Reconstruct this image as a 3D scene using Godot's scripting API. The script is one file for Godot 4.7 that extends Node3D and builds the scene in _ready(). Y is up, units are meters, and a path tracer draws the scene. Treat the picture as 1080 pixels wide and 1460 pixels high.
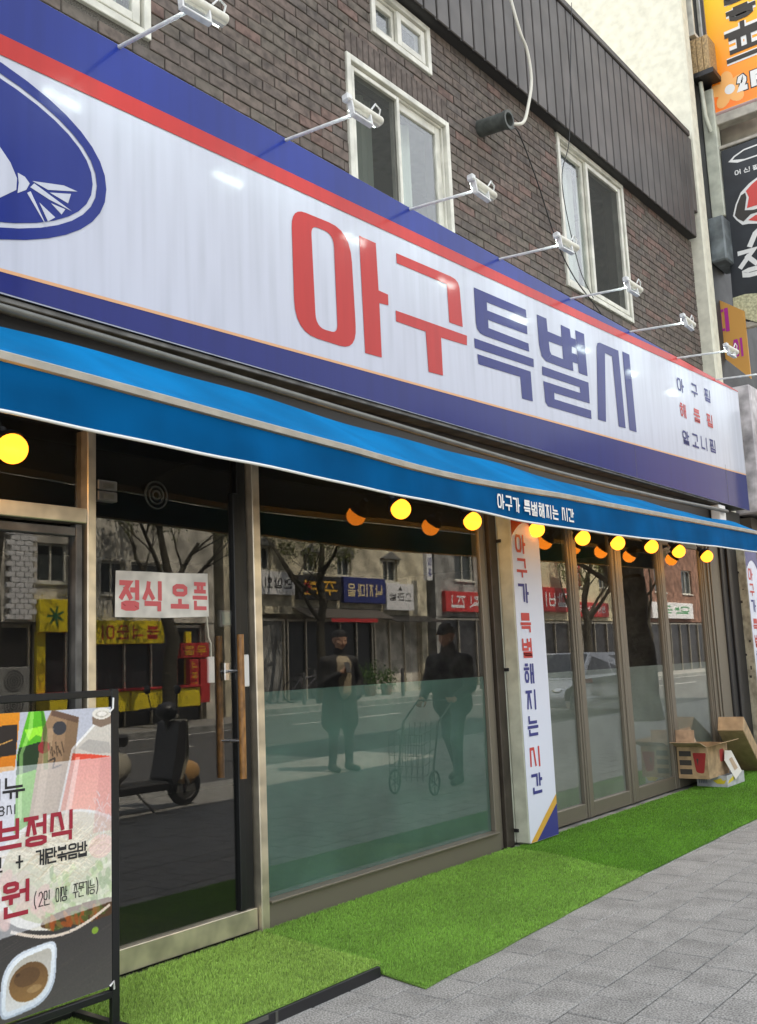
extends Node3D

# ---------------------------------------------------------------- geometry builder
class Geo:
	var v := PackedVector3Array()
	var n := PackedVector3Array()
	var uv := PackedVector2Array()
	var c := PackedColorArray()
	var col := Color(1, 1, 1)
	var use_c := false

	func tn(a: Vector3, b: Vector3, d: Vector3, na: Vector3, nb: Vector3, nd: Vector3, ua := Vector2.ZERO, ub := Vector2.ZERO, ud := Vector2.ZERO) -> void:
		# a, b, d run counter-clockwise seen from outside
		v.append(a); v.append(d); v.append(b)
		n.append(na); n.append(nd); n.append(nb)
		uv.append(ua); uv.append(ud); uv.append(ub)
		c.append(col); c.append(col); c.append(col)

	func tri(a: Vector3, b: Vector3, d: Vector3) -> void:
		var m := (b - a).cross(d - a)
		if m.length_squared() < 1e-18:
			return
		m = m.normalized()
		tn(a, b, d, m, m, m)

	func quad(a: Vector3, b: Vector3, d: Vector3, e: Vector3) -> void:
		var m := (d - a).cross(e - b)
		if m.length_squared() < 1e-18:
			return
		m = m.normalized()
		tn(a, b, d, m, m, m, Vector2(0, 1), Vector2(1, 1), Vector2(1, 0))
		tn(a, d, e, m, m, m, Vector2(0, 1), Vector2(1, 0), Vector2(0, 0))

	func box(lo: Vector3, hi: Vector3, bev := 0.0, xf := Transform3D()) -> void:
		var ce := (lo + hi) / 2
		obox(xf * Transform3D(Basis(), ce), hi - lo, bev)

	func obox(xf: Transform3D, s: Vector3, bev := 0.0) -> void:
		var h := s / 2
		var b := minf(bev, minf(h.x, minf(h.y, h.z)) * 0.45)
		var ax := [Vector3(1, 0, 0), Vector3(0, 1, 0), Vector3(0, 0, 1)]
		for i in 3:
			var u: Vector3 = ax[(i + 1) % 3]
			var w: Vector3 = ax[(i + 2) % 3]
			var a: Vector3 = ax[i]
			var hu: float = h[(i + 1) % 3] - b
			var hw: float = h[(i + 2) % 3] - b
			var ha: float = h[i]
			for sg in [1.0, -1.0]:
				var o: Vector3 = a * ha * sg
				var p := [o - u * hu - w * hw, o + u * hu - w * hw, o + u * hu + w * hw, o - u * hu + w * hw]
				if sg < 0:
					p.reverse()
				quad(xf * p[0], xf * p[1], xf * p[2], xf * p[3])
		if b <= 0:
			return
		for i in 3:
			var j := (i + 1) % 3
			var k := (i + 2) % 3
			for si in [1.0, -1.0]:
				for sj in [1.0, -1.0]:
					var ai: Vector3 = ax[i] * si
					var aj: Vector3 = ax[j] * sj
					var ak: Vector3 = ax[k] * (h[k] - b)
					var e1: Vector3 = ai * h[i] + aj * (h[j] - b)
					var e2: Vector3 = ai * (h[i] - b) + aj * h[j]
					if si * sj > 0:
						quad(xf * (e1 - ak), xf * (e2 - ak), xf * (e2 + ak), xf * (e1 + ak))
					else:
						quad(xf * (e2 - ak), xf * (e1 - ak), xf * (e1 + ak), xf * (e2 + ak))
		for sx in [1.0, -1.0]:
			for sy in [1.0, -1.0]:
				for sz in [1.0, -1.0]:
					var p1 := xf * Vector3(sx * h.x, sy * (h.y - b), sz * (h.z - b))
					var p2 := xf * Vector3(sx * (h.x - b), sy * h.y, sz * (h.z - b))
					var p3 := xf * Vector3(sx * (h.x - b), sy * (h.y - b), sz * h.z)
					if sx * sy * sz > 0:
						tri(p1, p2, p3)
					else:
						tri(p2, p1, p3)

	func tube(pts: Array, r, seg := 8, caps := true) -> void:
		# r: one radius or one for each point
		var m := pts.size()
		var rings := []
		var nrm := []
		var up := Vector3.UP
		for i in m:
			var t: Vector3 = (pts[mini(i + 1, m - 1)] - pts[maxi(i - 1, 0)]).normalized()
			if i == 0:
				up = Vector3.UP if absf(t.y) < 0.9 else Vector3.RIGHT
			var s := t.cross(up).normalized()
			up = s.cross(t).normalized()
			var ring := []
			var rn := []
			var rad: float = r[i] if r is Array else r
			for k in seg:
				var a := TAU * k / seg
				var d := s * cos(a) + up * sin(a)
				ring.append(pts[i] + d * rad)
				rn.append(d)
			rings.append(ring); nrm.append(rn)
		for i in m - 1:
			for k in seg:
				var k2 := (k + 1) % seg
				tn(rings[i][k], rings[i + 1][k2], rings[i][k2], nrm[i][k], nrm[i + 1][k2], nrm[i][k2])
				tn(rings[i][k], rings[i + 1][k], rings[i + 1][k2], nrm[i][k], nrm[i + 1][k], nrm[i + 1][k2])
		if caps:
			for k in seg:
				var k2 := (k + 1) % seg
				tri(pts[0], rings[0][k], rings[0][k2])
				tri(pts[m - 1], rings[m - 1][k2], rings[m - 1][k])

	func lathe(prof: Array, xf: Transform3D, seg := 16) -> void:
		# prof: Vector2(radius, height along y), from the bottom up
		for i in prof.size() - 1:
			var p: Vector2 = prof[i]
			var q: Vector2 = prof[i + 1]
			var t := q - p
			for k in seg:
				var a := TAU * k / seg
				var b := TAU * (k + 1) / seg
				var da := Vector3(cos(a), 0, sin(a))
				var db := Vector3(cos(b), 0, sin(b))
				var na := (xf.basis * Vector3(da.x * t.y, -t.x, da.z * t.y)).normalized()
				var nb := (xf.basis * Vector3(db.x * t.y, -t.x, db.z * t.y)).normalized()
				var p1 := xf * (da * p.x + Vector3(0, p.y, 0))
				var p2 := xf * (db * p.x + Vector3(0, p.y, 0))
				var q1 := xf * (da * q.x + Vector3(0, q.y, 0))
				var q2 := xf * (db * q.x + Vector3(0, q.y, 0))
				tn(p1, q2, p2, na, nb, nb)
				tn(p1, q1, q2, na, na, nb)

	func ball(ce: Vector3, r: Vector3, seg := 14, rows := 9) -> void:
		for i in rows:
			for k in seg:
				var q := []
				for s in [[0, 0], [0, 1], [1, 1], [1, 0]]:
					var t: float = PI * (i + s[0]) / rows
					var a: float = TAU * (k + s[1]) / seg
					q.append(Vector3(sin(t) * cos(a), cos(t), sin(t) * sin(a)))
				var w := []
				for d in q:
					w.append((d / r).normalized())
				tn(ce + q[0] * r, ce + q[1] * r, ce + q[2] * r, w[0], w[1], w[2])
				tn(ce + q[0] * r, ce + q[2] * r, ce + q[3] * r, w[0], w[2], w[3])

	func prism(poly: Array, xf: Transform3D, depth := 0.0) -> void:
		# a flat outline in xy facing +z of xf, thickened backwards by depth
		var p := PackedVector2Array(poly)
		if Geometry2D.is_polygon_clockwise(p):
			p.reverse()
		var ix := Geometry2D.triangulate_polygon(p)
		var nn := (xf.basis * Vector3(0, 0, 1)).normalized()
		for i in range(0, ix.size(), 3):
			var a := p[ix[i]]
			var b := p[ix[i + 1]]
			var d := p[ix[i + 2]]
			if (b - a).cross(d - a) < 0:
				var s := b
				b = d
				d = s
			tn(xf * Vector3(a.x, a.y, 0), xf * Vector3(b.x, b.y, 0), xf * Vector3(d.x, d.y, 0), nn, nn, nn, a, b, d)
			if depth > 0:
				tn(xf * Vector3(a.x, a.y, -depth), xf * Vector3(d.x, d.y, -depth), xf * Vector3(b.x, b.y, -depth), -nn, -nn, -nn)
		if depth > 0:
			for i in p.size():
				var a := p[i]
				var b := p[(i + 1) % p.size()]
				quad(xf * Vector3(a.x, a.y, -depth), xf * Vector3(b.x, b.y, -depth), xf * Vector3(b.x, b.y, 0), xf * Vector3(a.x, a.y, 0))

	func ring(outer: Array, inner: Array, xf: Transform3D) -> void:
		# two outlines with as many points each, both counter-clockwise
		var m := outer.size()
		var f := func(q: Vector2) -> Vector3: return xf * Vector3(q.x, q.y, 0)
		for i in m:
			var j := (i + 1) % m
			quad(f.call(outer[i]), f.call(outer[j]), f.call(inner[j]), f.call(inner[i]))

	func stroke(pts: Array, w: float, xf: Transform3D, closed := false) -> void:
		var m := pts.size()
		var l := []
		var r := []
		for i in m:
			var p: Vector2 = pts[i]
			var a: Vector2 = pts[(i - 1 + m) % m] if closed or i > 0 else p
			var b: Vector2 = pts[(i + 1) % m] if closed or i < m - 1 else p
			var t1 := (p - a).normalized()
			var t2 := (b - p).normalized()
			if t1 == Vector2.ZERO: t1 = t2
			if t2 == Vector2.ZERO: t2 = t1
			var n1 := Vector2(-t1.y, t1.x)
			var n2 := Vector2(-t2.y, t2.x)
			var mt := (n1 + n2).normalized()
			var k := w / 2 / maxf(mt.dot(n1), 0.45)
			l.append(p + mt * k)
			r.append(p - mt * k)
		var f := func(q: Vector2) -> Vector3: return xf * Vector3(q.x, q.y, 0)
		for i in (m if closed else m - 1):
			var j := (i + 1) % m
			quad(f.call(r[i]), f.call(r[j]), f.call(l[j]), f.call(l[i]))

	func mesh() -> ArrayMesh:
		var m := ArrayMesh.new()
		if v.is_empty():
			return m
		var arr := []
		arr.resize(Mesh.ARRAY_MAX)
		arr[Mesh.ARRAY_VERTEX] = v
		arr[Mesh.ARRAY_NORMAL] = n
		arr[Mesh.ARRAY_TEX_UV] = uv
		if use_c:
			arr[Mesh.ARRAY_COLOR] = c
		m.add_surface_from_arrays(Mesh.PRIMITIVE_TRIANGLES, arr)
		return m

# ---------------------------------------------------------------- naming and parenting
var used := {}
var rng := RandomNumberGenerator.new()

func numbered(called: String, parent: Node) -> String:
	var key := str(parent.get_instance_id()) + "/" + called
	var k: int = used.get(key, 0)
	used[key] = k + 1
	return called if k == 0 else "%s_%03d" % [called, k]

func tag(o: Node, label := "", category := "", group := "", kind := "") -> void:
	if label: o.set_meta("label", label)
	if category: o.set_meta("category", category)
	if group: o.set_meta("group", group)
	if kind: o.set_meta("kind", kind)

func thing(called: String, label: String, category: String, at := Vector3.ZERO, turn := 0.0, group := "") -> Node3D:
	var o := Node3D.new()
	o.name = numbered(called, self)
	add_child(o, true)
	o.position = at
	o.rotation.y = turn
	tag(o, label, category, group)
	return o

func part(called: String, g, m: Material, parent: Node = self, label := "") -> MeshInstance3D:
	var o := MeshInstance3D.new()
	o.name = numbered(called, parent)
	o.mesh = g.mesh() if g is Geo else g
	o.material_override = m
	parent.add_child(o, true)
	if label: o.set_meta("label", label)
	return o

func one(called: String, g, m: Material, label: String, category: String, group := "") -> MeshInstance3D:
	var o := part(called, g, m)
	tag(o, label, category, group)
	return o

func struct(called: String, g, m: Material) -> MeshInstance3D:
	var o := part(called, g, m)
	o.set_meta("kind", "structure")
	return o

func many(called: String, mesh: Mesh, m: Material, where: Array, cols: Array, parent: Node) -> MultiMeshInstance3D:
	var mm := MultiMesh.new()
	mm.transform_format = MultiMesh.TRANSFORM_3D
	mm.use_colors = not cols.is_empty()
	mm.mesh = mesh
	mm.instance_count = where.size()
	for i in where.size():
		mm.set_instance_transform(i, where[i])
		if mm.use_colors:
			mm.set_instance_color(i, cols[i])
	var o := MultiMeshInstance3D.new()
	o.name = numbered(called, parent)
	o.multimesh = mm
	o.material_override = m
	o.set_meta("kind", "stuff")
	parent.add_child(o, true)
	return o

# ---------------------------------------------------------------- materials
var tex := {}

func noise_tex(key: String, freq: float, lo: float, hi: float, sd: int, size := 256, oct := 4, sx := 1.0, sy := 1.0) -> ImageTexture:
	if tex.has(key):
		return tex[key]
	var f := FastNoiseLite.new()
	f.seed = sd
	f.noise_type = FastNoiseLite.TYPE_SIMPLEX_SMOOTH
	f.frequency = freq
	f.fractal_octaves = oct
	var im := f.get_seamless_image(size, size)
	im.convert(Image.FORMAT_L8)
	if sx != 1.0 or sy != 1.0:
		im.resize(int(size * sx), int(size * sy), Image.INTERPOLATE_CUBIC)
	var d := im.get_data()
	for i in d.size():
		d[i] = clampi(int(255.0 * lerpf(lo, hi, d[i] / 255.0)), 0, 255)
	im = Image.create_from_data(im.get_width(), im.get_height(), false, Image.FORMAT_L8, d)
	tex[key] = ImageTexture.create_from_image(im)
	return tex[key]

func lin(r: float, g: float, b: float, a := 1.0) -> Color:
	return Color(r, g, b, a).linear_to_srgb()

func mat(r: float, g: float, b: float, rough := 0.7, metal := 0.0, t: Texture2D = null, scale := 1.0, bump: Texture2D = null, bump_cm := 0.1, bump_key := 1.0) -> StandardMaterial3D:
	# base colour is linear; t multiplies it; textures are laid on by triplanar mapping in world space
	var m := StandardMaterial3D.new()
	m.albedo_color = lin(r, g, b)
	m.roughness = rough
	m.metallic = metal
	if t:
		m.albedo_texture = t
	if bump:
		m.heightmap_enabled = true
		m.heightmap_texture = bump
		m.heightmap_scale = bump_cm
	if t or bump:
		m.uv1_triplanar = true
		m.uv1_world_triplanar = true
		m.uv1_scale = Vector3.ONE * scale
	return m

func worn(m: StandardMaterial3D, t: Texture2D, scale: float) -> StandardMaterial3D:
	# a second, coarser pattern of stains multiplied over the first
	m.detail_enabled = true
	m.detail_blend_mode = BaseMaterial3D.BLEND_MODE_MUL
	m.detail_albedo = t
	m.detail_uv_layer = BaseMaterial3D.DETAIL_UV_2
	m.uv2_triplanar = true
	m.uv2_world_triplanar = true
	m.uv2_scale = Vector3.ONE * scale
	return m

func glass_mat(r: float, g: float, b: float, alpha: float) -> StandardMaterial3D:
	var m := StandardMaterial3D.new()
	m.transparency = BaseMaterial3D.TRANSPARENCY_ALPHA
	m.albedo_color = lin(r, g, b, alpha)
	m.roughness = 0.007
	m.metallic_specular = 0.5
	return m

func glow(r: float, g: float, b: float, e: float, base := 0.8) -> StandardMaterial3D:
	var m := StandardMaterial3D.new()
	m.albedo_color = lin(base * r, base * g, base * b)
	m.emission_enabled = true
	m.emission = lin(r, g, b)
	m.emission_energy_multiplier = e
	m.roughness = 0.4
	return m

# ---------------------------------------------------------------- hangul lettering drawn as strokes
const LEADS := ["g", "gg", "n", "d", "dd", "r", "m", "b", "bb", "s", "ss", "o", "j", "jj", "c", "k", "t", "p", "h"]
const VOWELS := ["a", "ae", "ya", "yae", "eo", "e", "yeo", "ye", "o", "oa", "oae", "oi", "yo", "u", "ueo", "ue", "ui", "yu", "eu", "eui", "i"]
const TAILS := ["", "g", "gg", "gs", "n", "nj", "nh", "d", "r", "rg", "rm", "rb", "rs", "rt", "rp", "rh", "m", "b", "bs", "s", "ss", "o", "j", "c", "k", "t", "p", "h"]

func jamo(k: String, block: bool) -> Array:
	# strokes in a unit box, y up; a stroke whose first entry is true is closed
	match k:
		"g": return [[0, 1, 1, 1, 1, 0]]
		"n": return [[0, 1, 0, 0, 1, 0]]
		"d": return [[1, 1, 0, 1, 0, 0, 1, 0]]
		"r": return [[0, 1, 1, 1, 1, .5, 0, .5, 0, 0, 1, 0]]
		"m": return [[true, 0, 0, 1, 0, 1, 1, 0, 1]]
		"b": return [[0, 1, 0, 0, 1, 0, 1, 1], [0.06, .52, .94, .52]]
		"s": return [[0, 0, 0.06, 1, .72, 1, 1, 0]] if block else [[.5, 1, .42, .6, 0, 0], [.46, .62, 1, 0.02]]
		"o": return [[true, .2, 0, .8, 0, 1, .22, 1, .78, .8, 1, .2, 1, 0, .78, 0, .22]]
		"j": return [[0, 1, 1, 1], [.42, .95, .2, 0], [.62, .95, .85, 0]] if block else [[0, 1, .95, 1, .5, .55, 0, 0], [.5, .6, 1, 0]]
		"c": return [[.35, 1.05, .65, 1.05], [0, .8, .95, .8, .5, .45, 0, 0], [.5, .5, 1, 0]]
		"k": return [[0, 1, 1, 1, 1, 0], [0, .5, .94, .5]]
		"t": return [[1, 1, 0, 1, 0, 0, 1, 0], [0.06, .5, 1, .5]]
		"p": return [[0, 1, 1, 1], [0, 0, 1, 0], [.3, .95, .3, .05], [.7, .95, .7, .05]]
		"h": return [[.3, 1.05, .7, 1.05], [0, .8, 1, .8], [true, .3, 0, .7, 0, .88, .18, .88, .42, .7, .58, .3, .58, .12, .42, .12, .18]]
		"gg": return [[0, 1, .42, 1, .42, 0], [.56, 1, 1, 1, 1, 0]]
		"jj": return [[0, 1, .44, 1, .22, .5, 0, 0], [.24, .5, .46, 0], [.54, 1, 1, 1, .78, .5, .54, 0], [.8, .5, 1, 0]]
		"bb": return [[0, 1, 0, 0, .42, 0, .42, 1], [0, .5, .42, .5], [.58, 1, .58, 0, 1, 0, 1, 1], [.58, .5, 1, .5]]
		"ss": return [[.25, 1, 0, 0], [.2, .6, .45, 0], [.75, 1, .55, 0], [.75, .6, 1, 0]]
		"gs": return [[0, 1, .4, 1, .4, 0], [.7, 1, .5, 0], [.7, .6, 1, 0]]
		"a": return [[.25, 0, .25, 1], [.3, .5, 1, .5]]
		"ae": return [[.1, 0, .1, 1], [.15, .5, .75, .5], [.8, 0, .8, 1]]
		"ya": return [[.25, 0, .25, 1], [.3, .64, 1, .64], [.3, .36, 1, .36]]
		"eo": return [[.8, 0, .8, 1], [0, .5, .75, .5]]
		"e": return [[.5, 0, .5, 1], [0, .5, .45, .5], [1, 0, 1, 1]]
		"yeo": return [[.8, 0, .8, 1], [0, .64, .75, .64], [0, .36, .75, .36]]
		"ye": return [[.5, 0, .5, 1], [0, .64, .45, .64], [0, .36, .45, .36], [1, 0, 1, 1]]
		"i": return [[.5, 0, .5, 1]]
		"o_": return [[0, 0, 1, 0], [.5, .05, .5, 1]]
		"yo": return [[0, 0, 1, 0], [.35, .05, .35, 1], [.65, .05, .65, 1]]
		"u": return [[0, 1, 1, 1], [.5, .95, .5, 0]]
		"yu": return [[0, 1, 1, 1], [.35, .95, .35, 0], [.65, .95, .65, 0]]
		"eu": return [[0, .5, 1, .5]]
		"0": return [[true, .25, 0, .75, 0, 1, .3, 1, .7, .75, 1, .25, 1, 0, .7, 0, .3]]
		"2": return [[.05, .75, .2, .95, .6, 1, .92, .82, .88, .6, .05, 0, 1, 0]]
		"8": return [[true, .3, .52, .7, .52, .95, .3, .75, 0, .25, 0, .05, .3], [true, .3, .55, .7, .55, .9, .75, .7, 1, .3, 1, .1, .75]]
		"F": return [[1, 1, 0, 1, 0, 0], [0.05, .52, .85, .52]]
		"+": return [[.1, .5, .9, .5], [.5, .55, .5, .9], [.5, .45, .5, .1]]
		"(": return [[.8, 1.1, .5, .8, .4, .5, .5, .2, .8, -.1]]
		")": return [[.2, 1.1, .5, .8, .6, .5, .5, .2, .2, -.1]]
		"-": return [[.1, .5, .9, .5]]
	return []

var stagger := 0

func draw_jamo(g: Geo, k: String, x0: float, y0: float, x1: float, y1: float, sw: float, xf: Transform3D, block: bool) -> void:
	var h := sw / 2
	for s in jamo(k, block):
		var closed: bool = s[0] is bool
		var a: Array = s.slice(1) if closed else s
		var pts := []
		for i in range(0, a.size(), 2):
			pts.append(Vector2(lerpf(x0 + h, x1 - h, a[i]), lerpf(y0 + h, y1 - h, a[i + 1])))
		stagger = (stagger + 1) % 6
		if not closed and pts.size() >= 2:
			# square ends
			pts[0] += (pts[0] - pts[1]).normalized() * h
			pts[-1] += (pts[-1] - pts[-2]).normalized() * h
		g.stroke(pts, sw, xf * Transform3D(Basis(), Vector3(0, 0, 0.0004 * stagger)), closed)

func glyph(g: Geo, code: int, x: float, y: float, w: float, h: float, sw: float, xf: Transform3D, block := true) -> void:
	# one character in the box from (x, y) to (x + w, y + h)
	if code < 0xAC00:
		draw_jamo(g, char(code), x + w * .1, y, x + w * .9, y + h, sw, xf, block)
		return
	var k := code - 0xAC00
	var l: String = LEADS[k / 588]
	var vo: String = VOWELS[(k % 588) / 28]
	var t: String = TAILS[k % 28]
	var yb := y + (h * .36 if t else 0.0)
	var top := y + h
	if vo in ["a", "ae", "ya", "yae", "eo", "e", "yeo", "ye", "i"]:
		var narrow := vo in ["ae", "e", "ye"]
		var xm := x + w * (.52 if narrow else .6)
		draw_jamo(g, l, x, yb + (h * .04 if not t else 0.0), xm, top - h * .02, sw, xf, block)
		draw_jamo(g, vo, x + w * ((.56 if narrow else .64) - (.14 if vo in ["eo", "yeo", "e", "ye"] else 0.0)), yb - (h * .01), x + w * (1.0 if vo != "i" else 1.12), top, sw, xf, block)
	elif vo in ["o", "yo", "u", "yu", "eu"]:
		var ym := lerpf(yb, top, .44 if vo != "eu" else .3)
		draw_jamo(g, l, x + w * .1, ym + sw * .3, x + w * .9, top, sw, xf, block)
		draw_jamo(g, "o_" if vo == "o" else vo, x, yb, x + w, ym - sw * .2, sw, xf, block)
	else:
		var first: String = {"oa": "o_", "oae": "o_", "oi": "o_", "ueo": "u", "ue": "u", "ui": "u", "eui": "eu"}[vo]
		var second: String = {"oa": "a", "oae": "ae", "oi": "i", "ueo": "eo", "ue": "e", "ui": "i", "eui": "i"}[vo]
		var ym2 := lerpf(yb, top, .45)
		draw_jamo(g, l, x + w * .05, ym2 + sw * .3, x + w * .6, top, sw, xf, block)
		draw_jamo(g, first, x, yb, x + w * .64, ym2, sw, xf, block)
		draw_jamo(g, second, x + w * .62, yb, x + w * 1.02, top, sw, xf, block)
	if t:
		draw_jamo(g, t, x + w * .08, y, x + w * .94, y + h * .33, sw, xf, block)

func write(g: Geo, s: String, x: float, y: float, w: float, h: float, step: float, sw: float, xf: Transform3D, rise := 0.0, block := true) -> void:
	for i in s.length():
		if s[i] != " ":
			glyph(g, s.unicode_at(i), x + step * i, y + rise * i, w, h, sw, xf, block)

func pairs(a: Array) -> Array:
	var o := []
	for i in range(0, a.size(), 2):
		o.append(Vector2(a[i], a[i + 1]))
	return o

func flat(z: float) -> Transform3D:
	return Transform3D(Basis(), Vector3(0, 0, z))

func curve(xs: Array, ys: Array, x: float) -> float:
	# smooth interpolation through measured points
	var m := xs.size()
	var i := 0
	while i < m - 2 and x > xs[i + 1]:
		i += 1
	var t: float = (x - xs[i]) / (xs[i + 1] - xs[i])
	return cubic_interpolate(ys[i], ys[i + 1], ys[maxi(i - 1, 0)], ys[mini(i + 2, m - 1)], clampf(t, -0.5, 1.5))

# ---------------------------------------------------------------- the scene
var M := {}
const SW := -0.05            # top of the pavers

func _ready() -> void:
	rng.seed = 7
	# camera: hand-held at chest height, 3.9 m in front of the glass, looking obliquely along the shopfront
	var cam := Camera3D.new()
	cam.name = "camera"
	var yaw := deg_to_rad(52.253)
	var pitch := deg_to_rad(8.631)
	var roll := deg_to_rad(-2.502)
	var fw := Vector3(sin(yaw) * cos(pitch), sin(pitch), -cos(yaw) * cos(pitch))
	var r := fw.cross(Vector3.UP).normalized()
	var u := r.cross(fw)
	cam.transform = Transform3D(Basis(r * cos(roll) + u * sin(roll), u * cos(roll) - r * sin(roll), -fw), Vector3(0, 1.35, 3.9))
	cam.fov = rad_to_deg(2.0 * atan(730.0 / 1416.33))
	cam.near = 0.05
	cam.far = 1500
	add_child(cam)
	cam.current = true
	# sky, exposure
	var we := WorldEnvironment.new()
	we.name = "world_environment"
	var env := Environment.new()
	var sky := Sky.new()
	var sm := ProceduralSkyMaterial.new()
	sm.sky_top_color = lin(0.74, 0.78, 0.84)
	sm.sky_horizon_color = lin(0.62, 0.63, 0.64)
	sm.sky_curve = 0.25
	sm.ground_bottom_color = lin(0.2, 0.2, 0.2)
	sm.ground_horizon_color = lin(0.5, 0.52, 0.54)
	sm.sun_angle_max = 8.0
	sky.sky_material = sm
	env.background_mode = Environment.BG_SKY
	env.sky = sky
	env.tonemap_mode = Environment.TONE_MAPPER_LINEAR
	env.tonemap_exposure = 2.9
	env.sdfgi_enabled = true
	env.ssao_enabled = true
	env.ssil_enabled = true
	we.environment = env
	add_child(we)
	# sun: high, behind the shop, so that the front and the near pavement lie in the building's shade
	var sun := DirectionalLight3D.new()
	sun.name = "sun"
	sun.light_energy = 1.6
	sun.light_color = Color(1.0, 0.95, 0.87)
	sun.light_angular_distance = 0.5
	sun.shadow_enabled = true
	sun.look_at_from_position(Vector3.ZERO, Vector3(-0.03, -0.87, 0.48))
	add_child(sun)
	make_materials()
	build_ground()
	build_shop()
	build_neighbour()
	build_sign_board()
	build_awning()
	build_light_boxes()
	build_turf()
	build_lamps()
	build_small_things()
	build_banner_stand()
	build_cartons()
	build_neighbour_signs()
	build_far_side()
	build_trees()
	build_street_things()

func make_materials() -> void:
	var grime := noise_tex("grime", 0.012, 0.62, 1.12, 11, 256, 5)
	var grain := noise_tex("grain", 0.11, 0.5, 1.2, 12, 256, 3)
	var fine := noise_tex("fine", 0.2, 0.0, 1.0, 13, 256, 2)
	var soft := noise_tex("soft", 0.01, 0.8, 1.06, 14, 256, 3)
	var streak := noise_tex("streak", 0.07, 0.94, 1.04, 15, 256, 4, 1.0, 0.016)
	var lumpy := noise_tex("lumpy", 0.03, 0.0, 1.0, 16, 256, 5)
	var light_grime := noise_tex("light_grime", 0.015, 0.84, 1.06, 19, 256, 5)
	M.paver = []
	for t in [0.315, 0.335, 0.35, 0.365]:
		M.paver.append(mat(t * 1.06, t * 1.04, t * 0.98, 0.85, 0.0, grain, 3.0, fine, 0.12))
	M.paver_many = mat(0.375, 0.37, 0.345, 0.85, 0.0, grain, 3.0)
	M.paver_many.vertex_color_use_as_albedo = true
	var stain := noise_tex("stain", 0.03, 0.86, 1.1, 41, 256, 6)
	for q in M.paver:
		worn(q, stain, 0.55)
	worn(M.paver_many, stain, 0.55)
	M.bed = mat(0.17, 0.17, 0.165, 0.95, 0.0, grain, 3.0)
	M.concrete = mat(0.34, 0.34, 0.32, 0.9, 0.0, grime, 0.8)
	M.asphalt = mat(0.105, 0.105, 0.105, 0.9, 0.0, grain, 2.0, fine, 0.2)
	M.line = mat(0.7, 0.7, 0.68, 0.7, 0.0, grain, 1.0)
	var brick_tone := noise_tex("brick_tone", 0.04, 0.72, 1.12, 20, 256, 4)
	M.brick = []
	for c in [[.152, .121, .103], [.138, .112, .098], [.168, .128, .11], [.182, .12, .102], [.13, .11, .098], [.147, .125, .105]]:
		M.brick.append(mat(c[0], c[1], c[2], 0.9, 0.0, brick_tone, 1.1, lumpy, 0.12))
	M.brick_many = mat(1, 1, 1, 0.9, 0.0, brick_tone, 1.1, lumpy, 0.12)
	M.brick_many.vertex_color_use_as_albedo = true
	M.mortar = mat(0.115, 0.105, 0.09, 0.95, 0.0, grain, 3.0)
	for q in M.brick:
		worn(q, stain, 0.5)
	worn(M.brick_many, stain, 0.5)
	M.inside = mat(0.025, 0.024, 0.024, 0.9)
	M.inside_up = mat(0.12, 0.12, 0.11, 0.9)
	M.panel = []
	for t in [0.084, 0.088, 0.092]:
		M.panel.append(mat(t, t * 0.9, t * 0.84, 0.55, 0.15, soft, 0.7))
	M.panel_dark = mat(0.03, 0.029, 0.028, 0.7)
	M.pvc = mat(0.66, 0.65, 0.57, 0.4, 0.0, light_grime, 1.0)
	M.steel = mat(0.80, 0.72, 0.57, 0.36, 0.8, soft, 2.0)
	M.bronze = mat(0.195, 0.175, 0.14, 0.45, 0.5)
	M.bronze_dark = mat(0.075, 0.062, 0.05, 0.45, 0.4, soft, 1.3)
	M.black = mat(0.012, 0.012, 0.014, 0.45)
	M.black_metal = mat(0.012, 0.013, 0.014, 0.35, 0.2)
	M.glass = glass_mat(0.02, 0.022, 0.022, 0.12)
	M.upper_glass = glass_mat(0.3, 0.34, 0.33, 0.10)
	M.film_teal = mat(0.10, 0.205, 0.16, 0.9, 0.0, soft, 0.5)
	M.film_grey = mat(0.26, 0.30, 0.255, 0.9, 0.0, soft, 0.5)
	M.screen = mat(0.05, 0.052, 0.046, 0.9)
	M.mesh_screen = mat(0.05, 0.052, 0.046, 0.9)
	M.mesh_screen.transparency = BaseMaterial3D.TRANSPARENCY_ALPHA
	M.mesh_screen.albedo_color = lin(0.05, 0.052, 0.046, 0.62)
	M.curtain = mat(0.42, 0.5, 0.42, 0.9)
	M.vinyl_white = mat(0.49, 0.51, 0.59, 0.35, 0.0, streak, 0.6)
	M.vinyl_red = mat(0.43, 0.024, 0.02, 0.35, 0.0, streak, 0.6)
	M.vinyl_blue = mat(0.011, 0.024, 0.185, 0.35, 0.0, streak, 0.6)
	M.vinyl_navy = mat(0.011, 0.018, 0.145, 0.35, 0.0, streak, 0.6)
	M.vinyl_orange = mat(0.62, 0.33, 0.16, 0.4)
	for k in ["vinyl_white", "vinyl_red", "vinyl_blue", "vinyl_navy"]:
		M[k].clearcoat_enabled = true
		M[k].clearcoat = 0.28
		M[k].metallic_specular = 0.2
		M[k].clearcoat_roughness = 0.11
	M.plain_red = mat(0.52, 0.05, 0.045, 0.5)
	M.plain_navy = mat(0.03, 0.035, 0.2, 0.5)
	M.grey_metal = mat(0.16, 0.16, 0.155, 0.5, 0.3, grime, 1.5)
	M.tube = mat(0.12, 0.12, 0.105, 0.4, 0.4, light_grime, 1.5)
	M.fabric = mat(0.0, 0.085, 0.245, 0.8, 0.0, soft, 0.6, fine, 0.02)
	M.canopy = mat(0.0, 0.17, 0.42, 0.75, 0.0, soft, 0.6, fine, 0.02)
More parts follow.
